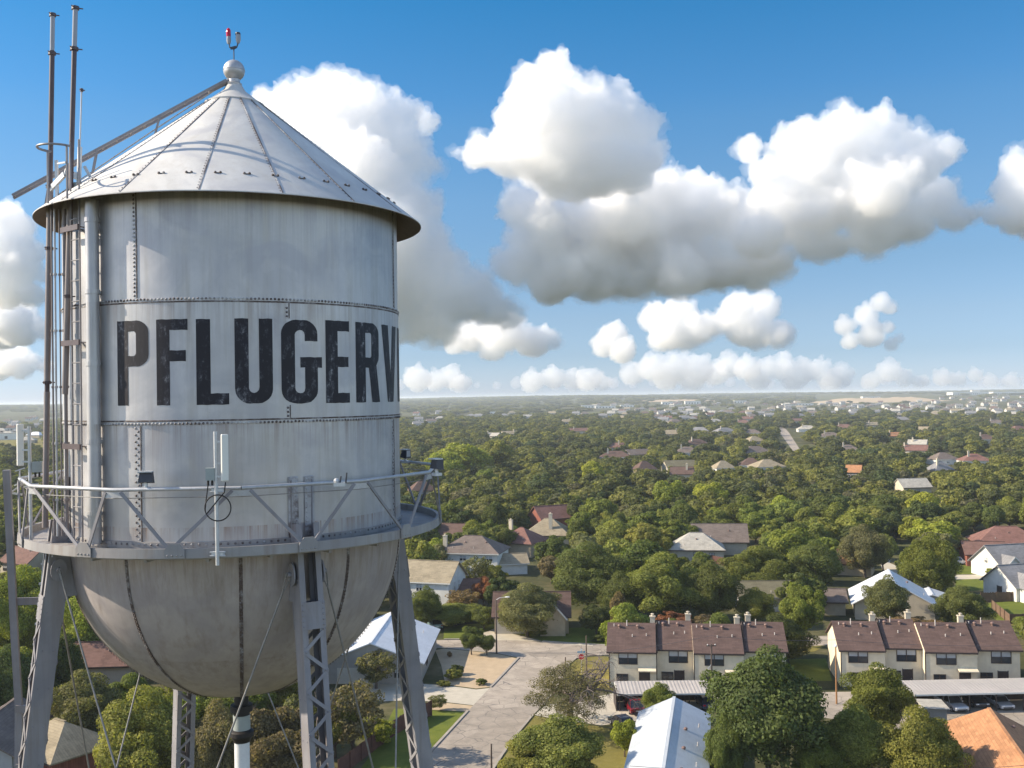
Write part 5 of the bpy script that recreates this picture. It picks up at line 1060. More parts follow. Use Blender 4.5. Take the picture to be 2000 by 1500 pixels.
# ---- fences
def fence(label, pts, h=1.8, mat=None, name='board_fence', group=None, nb=.0):
    p0 = pts[0]; t = thing(name, label, 'fence', (p0[0], p0[1], 0), 0, group); L0 = Vector((p0[0], p0[1], 0)); q = [Vector((p[0], p[1], 0)) - L0 for p in pts]; m = MB()
    for i in range(len(q) - 1):
        a, b = q[i], q[i + 1]; d = b - a; n_ = max(1, int(d.length / .17)); u = d.normalized()
        for k in range(n_): c = a + d * ((k + .5) / n_); z = h * random.uniform(.96, 1.03); m.bar(c, c + Vector((0, 0, z)), d.length / n_ * .94, .025, u)
    m.build('boards', mat or M['fence'], t)
    for i in range(len(q) - 1):
        d = q[i + 1] - q[i]; n_ = max(1, int(d.length / 2.6)); sd = d.normalized().cross(Vector((0, 0, 1)))
        for k in range(n_ + (i == len(q) - 2)): c = q[i] + d * (k / n_) + sd * .09; MB().bar(c, c + Vector((0, 0, h + .05)), .1, .1, d.normalized()).build('post', mat or M['fence'], t)
    return t
M['fence'] = simple('weathered_brown_boards', (.16, .10, .065), .85, 0, .35, 1.5); M['fence_red'] = simple('red_brown_boards', (.10, .045, .035), .85, 0, .35, 1.5)
fence('brown board fence with dark posts below the grey-roofed houses', [ploc(1915, 1176, 0), ploc(2070, 1172, 0)]); fence('greyer board fence angling round the yellow lawn at the right edge', [ploc(1938, 1190, 0), ploc(1972, 1219, 0), ploc(2070, 1216, 0)], 1.7)
fence('dark red board fence with ivy running under the right tower leg', [ploc(660, 1520, 0), ploc(765, 1440, 0), ploc(800, 1418, 0), ploc(842, 1398, 0)], 1.9, M['fence_red'])
fence('short reddish fence piece beside the tan double hip house', [ploc(1392, 1100, 0), ploc(1415, 1104, 0)], 1.8, M['fence_red'])
# ---- poles, lamps, signs
def pole(label, px, pyb, pyt, r=.11, kind=0, mat='pole', name='utility_pole', group=None):
    b = G(px, pyb); top = CAMZ - (pyt - proj((b.x, b.y, CAMZ))[1]) * b.y / FPX; t = thing(name, label, 'pole' if name == 'utility_pole' else 'street lamp', (b.x, b.y, 0), 0, group); h = top
    m = MB(); m.tube([(0, 0, -.2), (0, 0, h * .5), (.02, 0, h)], [r * 1.15, r, r * .8], 10); m.build('post', M[mat], t, 50)
    if kind == 1:
        m = MB(); m.tube([(0, 0, h - .1), (.5, -.1, h + .25), (1.5, -.2, h + .4)], .04, 6); m.build('arm', M['galv'], t, 50); m = MB(); m.ball((1.8, -.22, h + .4), .32, 12, 8, (1.3, .6, .35)); m.build('lamp_head', M['white_plastic'], t, 50)
    if kind == 2:
        m = MB(); m.box((0, 0, h - .25), (1.3, .1, .12)); m.build('crossarm', M[mat], t); m = MB(); m.tube([(.05, 0, h - 2.6), (-.9, -.2, h - 3.6)], .035, 6); m.build('arm', M['galv'], t)
        for q in (-.5, 0, .5): m = MB(); m.ball((q, 0, h - .1), .07, 8, 6, (1, 1, 1.4)); m.build('insulator', M['white_plastic'], t)
    if kind == 3: m = MB(); m.ball((0, 0, h + .1), .2, 10, 8); m.build('lamp_head', M['white_plastic'], t)
    return t, h
M['pole'] = simple('weathered_wood_pole', (.10, .075, .06), .9, 0, .3, 2); M['pole_orange'] = simple('orange_stained_pole', (.30, .15, .06), .8, 0, .3, 2); M['fence']; M['sign_red'] = simple('sign_red', (.45, .02, .03), .4, 0, .05); M['sign_blue'] = simple('sign_blue', (.03, .22, .42), .4, 0, .05); M['sign_white'] = simple('sign_white', (.75, .75, .75), .4, 0, .03)
pole('wooden street lamp pole at the sandy yard corner beside the two small trees', 970, 1276, 1170, .12, 1, 'pole', 'street_lamp')
pole('short dark wooden pole standing in the street verge at the bottom', 960, 1505, 1450, .10)
pole('plain wooden pole behind the bare brushy tree', 1105, 1345, 1282, .10); tp, hp_ = pole('wooden pole at the street corner beside the stop sign', 1146, 1330, 1240, .10)
pole('utility pole with crossarm in front of the left townhouses', 1391, 1366, 1256, .12, 2); pole('slim lamp pole against the sunlit yellow townhouse end wall', 1634, 1375, 1262, .10, 3, 'pole_orange')
pole('grey street lamp sticking up out of the dark trees, upper right', 1620, 1068, 1033, .12, 1, 'galv', 'street_lamp')
pole('low white-globed post on the lawn between the townhouse rows', 1535, 1276, 1254, .06, 3, 'pole', 'street_lamp')
b = G(1136, 1316); t = thing('stop_sign', 'red stop sign with blue street name plates at the corner', 'sign', (b.x, b.y, 0)); m = MB(); m.tube([(0, 0, -.2), (0, 0, 3.3)], .035, 8); m.build('post', M['galv'], t)
def octo(r, y, mat, name, z=2.45):
    m = MB(); q = [(r * math.cos(PI / 8 + k * PI / 4), y, z + r * math.sin(PI / 8 + k * PI / 4)) for k in range(8)]; q2 = [(a, y + .02, c) for a, _, c in q]; m.add(q + q2, [tuple(range(7, -1, -1))[::-1], tuple(range(15, 7, -1))] + [(k, 8 + k, 8 + (k + 1) % 8, (k + 1) % 8) for k in range(8)]); return m.build(name, mat, t, fix=True)
octo(.46, -.06, M['sign_white'], 'sign_border'); octo(.42, -.085, M['sign_red'], 'stop_plate')
def text(body, size, loc, mat, parent, rot=(PI / 2, 0, 0)):
    cu = bpy.data.curves.new('lettering', 'FONT'); cu.body = body; cu.size = size; cu.align_x = 'CENTER'; cu.align_y = 'CENTER'; cu.extrude = .003; o = bpy.data.objects.new('lettering', cu); COL.objects.link(o); o.location = loc; o.rotation_euler = rot; o.parent = parent; cu.materials.append(mat)
    dg = bpy.context.evaluated_depsgraph_get(); me = bpy.data.meshes.new_from_object(o.evaluated_get(dg)); n = bpy.data.objects.new('lettering', me); COL.objects.link(n); n.location = loc; n.rotation_euler = rot; n.parent = parent; bpy.data.objects.remove(o); bpy.data.curves.remove(cu); return n
text('STOP', .30, (0, -.092, 2.45), M['sign_white'], t)
m = MB(); m.box((0, -.02, 3.12), (1.1, .03, .26)); m.build('street_name_plate', M['sign_blue'], t); m = MB(); m.box((.0, .03, 3.4), (.03, .9, .24)); m.build('street_name_plate', M['sign_blue'], t)
m = MB()
for k in range(6): m.box((-.36 + k * .14, -.038, 3.12), (.09, .006, .1 if k % 2 else .13))
m.build('lettering', M['sign_white'], t)
def wire(label, pts):
    a = Vector(pts[0]); t = MB(); q = []
    for i in range(len(pts) - 1):
        u, v = Vector(pts[i]), Vector(pts[i + 1])
        for k in range(13): f = k / 12; q.append(u.lerp(v, f) - a - Vector((0, 0, (u - v).length * .02 * 4 * f * (1 - f))))
    t.tube(q, .022, 5); o = t.build('overhead_wire', M['dark'], None); o.location = a; tag(o, label, 'wire', 'overhead wires')
g0 = G(1391, 1366); g1 = G(1634, 1375); g2 = G(1105, 1345)
wire('overhead wire from the corner pole past the crossarm pole to the slim lamp pole', [(g2.x, g2.y, 4.6), (g0.x, g0.y, 8.3), (g1.x, g1.y, 8.2), (g1.x + 34, g1.y - 3, 8.2)])
wire('low overhead wire along the bottom edge in front of the big dark tree', [(at(1230, 1496, 92).x, 92, at(1230, 1496, 92).z), (at(2060, 1490, 92).x, 92, at(2060, 1490, 92).z)])
# ---- cars
M['tyre'] = simple('tyre_rubber', (.02, .02, .02), .8); M['rim'] = simple('wheel_rim', (.4, .4, .42), .35, .6)
def paint(name, c): x = NT(name); x.set(c, .28, .1, .6); x.b.inputs['Coat Weight'].default_value = .6; return x.m
for k, c in (('red', (.20, .008, .018)), ('silver', (.42, .44, .46)), ('white', (.72, .72, .70)), ('dark', (.02, .022, .028)), ('green', (.20, .30, .28)), ('blue', (.03, .05, .10))): M['car ' + k] = paint(k + '_car_paint', c)
M['car_glass'] = paint('car_glass', (.02, .025, .03)); M['tail'] = simple('tail_lamp_red', (.35, .01, .01), .25); M['head'] = simple('head_lamp_lens', (.7, .7, .7), .2)
def car(label, px, py, yaw, col, suv=False):
    b = G(px, py); t = thing('parked_car', label, 'car', (b.x, b.y, 0.03), R(yaw)); L, Wd, H_ = (4.7, 1.86, 1.72) if suv else (4.5, 1.78, 1.45)
    prof = [(-.5, .30), (-.5, .62), (-.49, .72), (-.30, .80 if not suv else .9), (.44, .86 if not suv else .95), (.5, .80), (.5, .30)] if not suv else [(-.5, .32), (-.5, .66), (-.48, .80), (-.27, .92), (.46, .98), (.5, .90), (.5, .32)]
    def loft(pr, w0, w1, zc):
        m = MB(); n_ = len(pr); vs = []
        for s_ in (-1, 1):
            for x, z in pr: vs.append((x * L, s_ * Wd / 2 * (w0 if z < zc else w1), z))
        fs = [tuple(range(n_ - 1, -1, -1)), tuple(range(n_, 2 * n_))] + [(i, (i + 1) % n_, n_ + (i + 1) % n_, n_ + i) for i in range(n_)]; m.add(vs, fs); return m
    bd = loft(prof, 1.0, .96, .75).build('body', M['car ' + col], t, fix=True); bv = bd.modifiers.new('b', 'BEVEL'); bv.width = .07; bv.segments = 3; bv.limit_method = 'ANGLE'
    z0 = .84 if not suv else .95; g = [(-.22, z0 - .04), (-.10, H_ - .10), (.26, H_ - .09), (.42 if not suv else .47, z0 - .02)]; cb = loft(g, .92, .76, z0 + .1).build('windows', M['car_glass'], t, fix=True)
    r_ = loft([(-.115, H_ - .10), (-.07, H_ - .03), (.22, H_ - .02), (.27, H_ - .10)], .78, .72, H_ - .05).build('roof', M['car ' + col], t, fix=True); bv = r_.modifiers.new('b', 'BEVEL'); bv.width = .03; bv.segments = 2
    pm = MB()
    for s_ in (-1, 1):
        for (xa, za, xb, zb2) in ((-.22, z0, -.105, H_ - .08), (.07, z0, .08, H_ - .08), (.42 if not suv else .47, z0, .265, H_ - .08)): pm.bar((xa * L, s_ * Wd / 2 * .93, za), (xb * L, s_ * Wd / 2 * .775, zb2), .07, .03, (1, 0, 0))
    pm.build('pillar', M['car ' + col], t)
    for sx in (-.31, .30):
        for s_ in (-1, 1):
            m = MB(); m.tube([(sx * L, s_ * (Wd / 2 - .2), .33), (sx * L, s_ * (Wd / 2 + .012), .33)], .33, 18); wh = m.build('wheel', M['tyre'], t, 40); m = MB(); m.tube([(sx * L, s_ * (Wd / 2), .33), (sx * L, s_ * (Wd / 2 + .022), .33)], .2, 12); m.build('rim', M['rim'], wh)
    for s_ in (-1, 1):
        MB().box((L / 2 + .0, s_ * Wd * .38, .76), (.06, .3, .16)).build('tail_light', M['tail'], t); MB().box((-L / 2 - .0, s_ * Wd * .36, .64), (.08, .36, .14)).build('headlight', M['head'], t)
        MB().box((-.17 * L, s_ * (Wd / 2 + .08), z0 + .06), (.12, .16, .12)).build('wing_mirror', M['car ' + col], t)
    m = MB(); m.box((L / 2 + .02, 0, .62), (.02, .5, .12)); m.build('number_plate', M['sign_white'], t); m = MB(); m.box((-L / 2 - .01, 0, .42), (.06, Wd * .7, .14)); m.box((L / 2 + .01, 0, .4), (.06, Wd * .8, .14)); m.build('bumper', M['dark'], t)
    return t
car('dark red hatchback parked under the left carport, tail towards the tower', 1238, 1388, -84, 'red', True)
car('pale green car parked in shade beside the street lamp lawn, windscreen glinting', 848, 1226, -70, 'green', True)
car('white pickup-like car parked before the low brick house', 1872, 1102, 160, 'white', True)
car('silver car with its nose out of the right carport, left of the orange roof', 1858, 1383, 100, 'silver', True); car('pale car half under the right carport behind the orange roof peak', 1950, 1379, 95, 'silver')
car('dark car deep in the shade under the right carport', 1902, 1375, 92, 'dark', True); car('dark blue car nose-in under the right end of the left carport', 1378, 1380, -86, 'blue')
car('dark car tucked behind the bushes at the end of the red car drive', 1215, 1420, -70, 'dark')
t = thing('waste_bin', 'blue wheeled bin by the dark red-roofed brick house', 'bin', (*ploc(1913, 1105, 0), 0)); m = MB(); m.add([(-.28, -.3, .08), (.28, -.3, .08), (.28, .3, .08), (-.28, .3, .08), (-.34, -.38, 1.0), (.34, -.38, 1.0), (.34, .38, 1.0), (-.34, .38, 1.0)], [(0, 3, 2, 1), (4, 5, 6, 7), (0, 1, 5, 4), (1, 2, 6, 5), (2, 3, 7, 6), (3, 0, 4, 7)]); m.build('body', M['car blue'], t); m = MB(); m.box((0, 0, 1.04), (.72, .8, .08)); m.build('lid', M['car blue'], t)
t = thing('white_tarp', 'bright white covered load beside the olive-roofed house', 'tarp', (*ploc(1438, 1178, 0), 0)); m = MB(); m.ball((0, 0, 1.2), 1.1, 14, 8, (.9, .9, 1.1)); m.build('cover', M['white_plastic'], t, 60); m = MB(); m.bar((-1.4, 0, 2.9), (.9, 0, 3.2), .5, .06, (0, 1, 0)); m.build('awning', M['white_plastic'], t)
# ================================================================ TREES
def leaf_mat(name, use_random=False):
    m = NT(name); t = m.t; oi = m.n('ShaderNodeObjectInfo'); gi = m.n('ShaderNodeNewGeometry')
    if use_random: base = m.ramp(oi.outputs['Random'], [(0, (.080, .090, .036)), (.22, (.105, .115, .040)), (.45, (.142, .148, .045)), (.62, (.185, .185, .05)), (.78, (.225, .22, .054)), (.88, (.14, .13, .075)), (.95, (.085, .11, .045))], 'LINEAR')
    else: base = oi.outputs['Color']
    co = m.coord('Object'); nz = m.noise(co, 3.2, 3, .6)
    v = m.math('ADD', m.math('MULTIPLY', gi.outputs['Random Per Island'], .75), m.math('MULTIPLY', nz, .9)); v = m.math('ADD', v, .16)
    c = m.mix(1.0, base, v, 'MULTIPLY'); c = m.mix(m.math('MULTIPLY', m.ramp(nz, [(.5, 0.0), (.75, 1.0)]), .35), c, m.mix(1.0, base, (1.7, 1.45, .8), 'MULTIPLY'))
    m.set(c, .7, 0, .12); tr = m.n('ShaderNodeBsdfTranslucent'); ct = m.mix(1.0, c, (1.5, 1.6, .5), 'MULTIPLY'); m.l(ct, tr.inputs[0]); mx = m.n('ShaderNodeMixShader'); mx.inputs[0].default_value = .34; m.l(m.b.outputs[0], mx.inputs[1]); m.l(tr.outputs[0], mx.inputs[2]); m.l(mx.outputs[0], m.o.inputs['Surface']); return m.m
M['leaf'] = leaf_mat('tree_leaves'); M['leaf_far'] = leaf_mat('woodland_leaves', True)
M['bark'] = simple('tree_bark', (.10, .075, .058), .9, 0, .35, 6); M['twig'] = simple('grey_dead_twigs', (.17, .135, .115), .9, 0, .3, 6)
def crown_mesh(name, nleaf, leaf, nl, seed, lo=.16, shape='round', spread=.30, gap=.0):
    """leaves scattered over many lobes; the tree is 1 wide and 1 tall, scaled per tree"""
    g = np.random.default_rng(seed); C = []; Rr = []
    while len(C) < nl:
        u = g.normal(size=3); u /= np.linalg.norm(u); k = g.uniform(.35, 1.0) ** .6; rr = g.uniform(.6, 1.15) * spread * .5 * (1.25 - .5 * k)
        z = u[2] * k
        if shape == 'round': sx = 1.0
        elif shape == 'cone': sx = 1.0 - .45 * (z * .5 + .5)
        elif shape == 'vase': sx = .72 + .35 * (z * .5 + .5)
        else: sx = 1.05 - .25 * max(z, 0)
        p = np.array([u[0] * k * (.5 - rr * .8) * sx, u[1] * k * (.5 - rr * .8) * sx, lo + (1 - lo) * (.5 + z * (.5 - rr * .55))]); C.append(p); Rr.append(rr)
    C = np.array(C); Rr = np.array(Rr); w_ = g.normal(size=(3, 3)) * .9; ph = g.uniform(0, 6.28, 3); amp = 1 + .13 * np.sin(C @ w_[0] * 6 + ph[0]) + .11 * np.sin(C @ w_[1] * 9 + ph[1]); C[:, 0] *= amp; C[:, 1] *= amp; C[:, 2] = lo + (C[:, 2] - lo) * (1 + .10 * np.sin(C @ w_[2] * 8 + ph[2])); pr = Rr ** 2; pr /= pr.sum(); li = g.choice(nl, size=nleaf, p=pr)
    n = g.normal(size=(nleaf, 3)); n[:, 2] += .35; n /= np.linalg.norm(n, axis=1)[:, None]; f = g.uniform(.62, 1.12, nleaf) ** .7
    P = C[li] + n * (Rr[li] * f)[:, None] * np.array([1, 1, .85])
    # outward from the whole crown a little, for stray sprays
    ctr = np.array([0, 0, lo + (1 - lo) * .5]); N = n * .75 + (P - ctr) * .5 + g.normal(size=(nleaf, 3)) * .42; N /= np.linalg.norm(N, axis=1)[:, None]
    a = np.cross(N, g.normal(size=(nleaf, 3))); a /= np.linalg.norm(a, axis=1)[:, None]; b = np.cross(N, a); s_ = leaf * g.uniform(.55, 1.35, nleaf)[:, None]
    V = np.empty((nleaf, 4, 3)); V[:, 0] = P - a * s_; V[:, 1] = P + b * s_ * .62 - N * s_ * .15; V[:, 2] = P + a * s_; V[:, 3] = P - b * s_ * .62 - N * s_ * .15
    me = bpy.data.meshes.new(name); me.vertices.add(nleaf * 4); me.vertices.foreach_set('co', V.astype(np.float32).ravel()); me.loops.add(nleaf * 4); me.loops.foreach_set('vertex_index', np.arange(nleaf * 4, dtype=np.int32)); me.polygons.add(nleaf); me.polygons.foreach_set('loop_start', np.arange(nleaf, dtype=np.int32) * 4); me.polygons.foreach_set('loop_total', np.full(nleaf, 4, np.int32)); me.update(calc_edges=True); me.materials.append(M['leaf']); return me
def trunk_mesh(name, seed, lo, nb=6):
    g = random.Random(seed); m = MB(); top = lo + .42; pts = [(0, 0, -.02), (g.uniform(-.01, .01), g.uniform(-.01, .01), lo * .6), (g.uniform(-.03, .03), g.uniform(-.03, .03), lo + .15), (g.uniform(-.05, .05), g.uniform(-.05, .05), top)]; m.tube(pts, [.030, .022, .016, .007], 8)
    for k in range(nb):
        a = 2 * PI * k / nb + g.uniform(-.4, .4); z = lo * g.uniform(.7, 1.15); r_ = g.uniform(.22, .38); b = Vector(pts[2]); m.tube([(b.x * .5, b.y * .5, z), (math.cos(a) * r_ * .45, math.sin(a) * r_ * .45, z + .12), (math.cos(a) * r_, math.sin(a) * r_, z + g.uniform(.24, .42))], [.014, .010, .003], 6)
    return m.mesh(name, M['bark'], 60)
TRK = [trunk_mesh('trunk', 3 + k, .2) for k in range(4)]
HERO = [crown_mesh('crown', 64000, .0118, 84, 21, .10, 'dome', .32), crown_mesh('crown', 52000, .013, 70, 22, .14, 'round', .34), crown_mesh('crown', 36000, .0145, 52, 23, .20, 'vase', .33), crown_mesh('crown', 36000, .015, 46, 24, .22, 'cone', .35)]
MID = [crown_mesh('crown', 12000, .026, 40, 31, .12, 'dome', .40), crown_mesh('crown', 12000, .026, 34, 32, .14, 'round', .42), crown_mesh('crown', 10500, .028, 30, 33, .18, 'vase', .42), crown_mesh('crown', 10500, .028, 28, 34, .18, 'cone', .42), crown_mesh('crown', 11500, .027, 52, 35, .10, 'dome', .30)]
FAR = [crown_mesh('crown', 2600, .055, 22, 41, .06, 'dome', .46), crown_mesh('crown', 2600, .055, 18, 42, .08, 'round', .5), crown_mesh('crown', 2400, .057, 26, 43, .05, 'dome', .38), crown_mesh('crown', 2400, .058, 16, 44, .1, 'cone', .5)]
SPARSE = crown_mesh('crown', 5200, .022, 90, 51, .14, 'vase', .22)
def bare_mesh(name, seed, levels=5, spread=.62, r0=.030, droop=0.0):
    g = random.Random(seed); m = MB()
    def grow(p, d, L, r, lv):
        n_ = 3; pts = [p]; q = p.copy(); dd = d.copy()
        for k in range(n_): dd = (dd + Vector((g.uniform(-.25, .25), g.uniform(-.25, .25), g.uniform(-.18, .2) - droop * (levels - lv) * .06))).normalized(); q = q + dd * L / n_; pts.append(q.copy())
        m.tube(pts, [r, r * .85, r * .72, r * .55], 5 if lv > 1 else 3, False)
        if lv <= 0: return
        for k in range(g.choice((2, 3, 3)) + (1 if lv >= levels - 1 else 0)):
            a = dd.orthogonal(); a.rotate(Matrix.Rotation(g.uniform(0, 2 * PI), 3, dd)); nd = (dd + a * g.uniform(.45, 1.0) * spread * 1.5).normalized(); s_ = pts[g.choice((2, 3, 3))]; grow(s_, nd, L * g.uniform(.62, .85), r * .55, lv - 1)
    grow(Vector((0, 0, -.02)), Vector((.02, 0, 1)), .24, r0, levels); return m.mesh(name, M['twig'], 60)
BARE = [bare_mesh('branches', 61), bare_mesh('branches', 64)]; BARE_BIG = bare_mesh('branches', 66, 6, .8, .034, .5)
HUES = {k_: tuple(c_ * q_ for c_, q_ in zip(v_, (1.92, 1.82, 1.34))) for k_, v_ in {'dark green': (.045, .058, .026), 'deep green': (.058, .072, .028), 'green': (.078, .094, .030), 'olive': (.105, .112, .038), 'yellow-green': (.135, .152, .034), 'bright green': (.098, .118, .032), 'grey-green': (.085, .090, .052), 'brownish': (.088, .075, .052), 'reddish': (.14, .062, .045), 'rusty': (.115, .08, .052)}.items()}
TREES = []                                       # x, y, diameter, height, hue, kind, handmade label or None
def T_(px, ytop, ybase, wpx, hue, kind='auto', label=None, hadd=0):
    b = G(px, ybase); d = b.y; h = CAMZ - (ytop - proj((b.x, d, CAMZ))[1]) * d / FPX + hadd; TREES.append((b.x, d, wpx * d / FPX, max(h, 1.2), hue, kind, label))
T_(1500, 1280, 1532, 268, 'dark green', 'h1', 'biggest dark rounded tree in front of the gap between the townhouse rows')
T_(1715, 1302, 1440, 150, 'green', 'h1', 'dense tree in front of the second townhouse row beside the slim lamp pole')
T_(1672, 1380, 1540, 170, 'olive', 'h1', 'olive tree at the bottom edge below the slim lamp pole'); T_(1790, 1398, 1560, 190, 'olive', 'h0', 'broad olive tree at the bottom edge just left of the orange roof'); T_(1850, 1425, 1530, 60, 'green', 'h2', 'small tree against the orange-roofed house wall'); T_(1600, 1440, 1560, 110, 'green', 'h1', 'low round tree at the foot of the biggest dark tree'); T_(1420, 1400, 1545, 90, 'deep green', 'h1', 'dark low tree beside the pale blue metal roof')
T_(1566, 1138, 1264, 98, 'bright green', 'h2', 'light green tree with a clear straight trunk on the lawn between the townhouses')
T_(1030, 1143, 1243, 134, 'grey-green', 'h0', 'round grey-green street oak in front of the brown gabled house'); T_(921, 1222, 1279, 60, 'deep green', 'h2', 'larger of two small multi-stemmed trees on the sandy yard corner'); T_(951, 1236, 1280, 46, 'deep green', 'h2', 'smaller of two small multi-stemmed trees on the sandy yard corner')
T_(1733, 1128, 1226, 100, 'grey-green', 'h1', 'ragged grey-green tree covering the middle of the steep white roof'); T_(1882, 1152, 1232, 116, 'deep green', 'h0', 'dense rounded tree right of the white metal roofs, behind the second townhouse row'); T_(1790, 1205, 1240, 130, 'rusty', 'm4', 'rust-tinted shrub row behind the second townhouse row'); T_(1320, 1192, 1240, 80, 'reddish', 'm4', 'pinkish-red flowering bush behind the left townhouse chimneys'); T_(1375, 1200, 1240, 70, 'brownish', 'm4', 'brownish bush right of the pinkish one behind the left townhouses'); T_(1228, 1200, 1250, 60, 'brownish', 'm4', 'brownish bush at the left end of the townhouse roofline')
T_(1150, 1072, 1196, 168, 'deep green', 'h0', 'big dark tree above the brown gabled house, right side'); T_(1300, 1092, 1216, 190, 'green', 'h0', 'widest tree directly above the left townhouse row'); T_(1215, 1120, 1218, 110, 'deep green', 'h1', 'dark tree between the brown gabled house and the townhouse row'); T_(1395, 1105, 1222, 120, 'deep green', 'h1', 'dark tree left of the white covered load'); T_(1478, 1152, 1224, 90, 'olive', 'h1', 'olive tree hiding the near side of the olive roof'); T_(1480, 1075, 1165, 150, 'green', 'h0', 'sunlit wide tree behind the olive-roofed house'); T_(1590, 1062, 1160, 120, 'deep green', 'h1', 'dark tree behind the light straight-trunked one'); T_(1690, 1032, 1128, 110, 'grey-green', 'h1', 'grey-green tree just right of the grey street lamp'); T_(1820, 1050, 1165, 120, 'green', 'h0', 'green tree beside the pale street bend, nearest the lawns'); T_(1785, 1080, 1150, 70, 'dark green', 'm1', 'small dark tree on the island of the pale street bend')
T_(1092, 1400, 1540, 215, 'olive', 'h1', 'yellow-olive tree at the bottom edge between the street and the pale blue roof'); T_(1035, 1448, 1545, 150, 'olive', 'h2', 'olive bush at the bottom edge beside the short dark pole'); T_(1288, 1336, 1406, 84, 'green', 'h1', 'round green shrub between the red car and the pale blue roof peak'); T_(1220, 1404, 1478, 62, 'yellow-green', 'm0', 'bright yellow-green bush against the left side of the pale blue roof'); T_(1318, 1480, 1560, 90, 'olive', 'h2', 'olive bush over the bottom end of the pale blue roof')
T_(930, 1085, 1165, 80, 'grey-green', 'sparse', 'pale thin-leaved tree in front of the brown hip roof'); T_(945, 1128, 1185, 52, 'reddish', 'h2', 'red-topped tree beside the low red-brown roof'); T_(905, 1150, 1200, 90, 'rusty', 'sparse', 'rust-coloured shrub in front of the low red-brown roof'); T_(890, 1178, 1222, 120, 'olive', 'h1', 'olive bushy tree above the shaded green car'); T_(945, 1185, 1230, 60, 'deep green', 'm1', 'dark bush left of the street lamp pole'); T_(865, 1060, 1120, 70, 'grey-green', 'm0', 'grey-green tree beside the balcony, above the tan two-storey roof'); T_(832, 1150, 1230, 70, 'deep green', 'h1', 'dark tree between the tower leg and the white gable wall'); T_(1210, 1165, 1250, 50, 'brownish', 'm2', 'brown-green shrub at the left corner of the first townhouse row'); T_(1165, 1180, 1240, 70, 'dark green', 'm1', 'dark shrub on the lawn left of the first townhouse row')
T_(735, 1268, 1345, 105, 'grey-green', 'sparse', 'thin grey tree growing over the pale metal roof behind the tower leg'); T_(690, 1330, 1480, 150, 'brownish', 'sparse', 'brown-leaved thicket right of the lattice leg'); T_(655, 1372, 1480, 100, 'olive', 'h2', 'olive shrub seen just right of the lattice leg'); T_(735, 1400, 1455, 90, 'yellow-green', 'm4', 'yellow-green ivy clump on the red fence'); T_(540, 1385, 1560, 190, 'brownish', 'h2', 'brown-green brush right of the riser pipe'); T_(430, 1375, 1560, 150, 'brownish', 'h1', 'brownish brush left of the riser pipe'); T_(280, 1352, 1560, 210, 'olive', 'h0', 'olive spreading tree under the left half of the tank bowl'); T_(160, 1325, 1470, 170, 'grey-green', 'h1', 'grey-green tree in front of the weathered brown roof'); T_(345, 1345, 1500, 120, 'bright green', 'sparse', 'light yellowish tree between the rear leg and the bowl')
T_(45, 1128, 1300, 150, 'yellow-green', 'h0', 'bright yellow-green tree behind the left conduit riser'); T_(165, 1150, 1310, 130, 'yellow-green', 'h1', 'yellow-green tree between the sunlit leg and the bowl'); T_(115, 1245, 1400, 110, 'dark green', 'h1', 'dark tree in shade behind the sunlit tower leg'); T_(20, 1265, 1430, 130, 'dark green', 'h1', 'dark shaded tree at the left edge under the bright one'); T_(590, 1350, 1480, 110, 'grey-green', 'sparse', 'grey twiggy tree between the lattice leg and riser pipe')
T_(905, 862, 935, 125, 'yellow-green', 'm0', 'largest bright yellow-green crown right of the tank'); T_(865, 885, 948, 80, 'yellow-green', 'm1', 'yellow-green crown at the left foot of the bright grove'); T_(965, 858, 925, 90, 'olive', 'm0', 'olive crown at the top of the bright grove'); T_(950, 915, 960, 46, 'bright green', 'm1', 'single bright round tree below the bright grove'); T_(1158, 905, 955, 60, 'yellow-green', 'm2', 'pale lime tree on its own left of the centre clearing'); T_(1305, 938, 1000, 74, 'yellow-green', 'm0', 'yellow-green tree at the right end of the dry clearing'); T_(1385, 945, 1005, 76, 'yellow-green', 'm1', 'second yellow-green tree right of the dry clearing'); T_(1125, 970, 1015, 40, 'bright green', 'm3', 'small bright green tree left of the dry clearing'); T_(925, 1020, 1075, 60, 'bright green', 'm2', 'bright green tree beside the small house peak'); T_(1215, 1075, 1115, 60, 'yellow-green', 'm4', 'small lime bush left of the tan double hip house')
# ---- scatter the rest of the wood, nearest first
def clear_of(px0, px1, ptop, d):
    for (a, b, c, e, hd) in HRECT:
        if d < hd + 3 and px1 > a - 2 and px0 < c + 2 and ptop < b + .72 * (e - b) and px1 > a + .1 * (c - a) and px0 < c - .1 * (c - a): return False
    return True
ROADPX = [(700, 1246, 1190, 1284), (860, 1284, 1010, 1345), (560, 1340, 960, 1395), (1030, 1345, 1260, 1420), (1190, 1255, 2000, 1292), (1712, 1066, 1765, 1110), (1725, 1100, 1865, 1136), (1860, 1100, 1940, 1156), (1512, 838, 1580, 900), (1190, 960, 1345, 980), (1905, 1165, 2080, 1246), (1400, 1340, 2080, 1420), (1525, 1250, 1615, 1335), (860, 1214, 970, 1250), (1000, 1226, 1190, 1262), (1113, 1280, 1190, 1345), (1043, 1398, 1245, 1520), (1030, 1262, 1198, 1352)]
STREETPX = [((1013, 1285), (1187, 1280), (980, 1476), (845, 1464)), ((845, 1464), (980, 1476), (880, 1640), (700, 1640)), ((770, 1384), (912, 1391), (845, 1463), (700, 1600))]
def inpoly(x, y, P):
    c = False; j = len(P) - 1
    for i in range(len(P)):
        if (P[i][1] > y) != (P[j][1] > y) and x < (P[j][0] - P[i][0]) * (y - P[i][1]) / (P[j][1] - P[i][1]) + P[i][0]: c = not c
        j = i
    return c
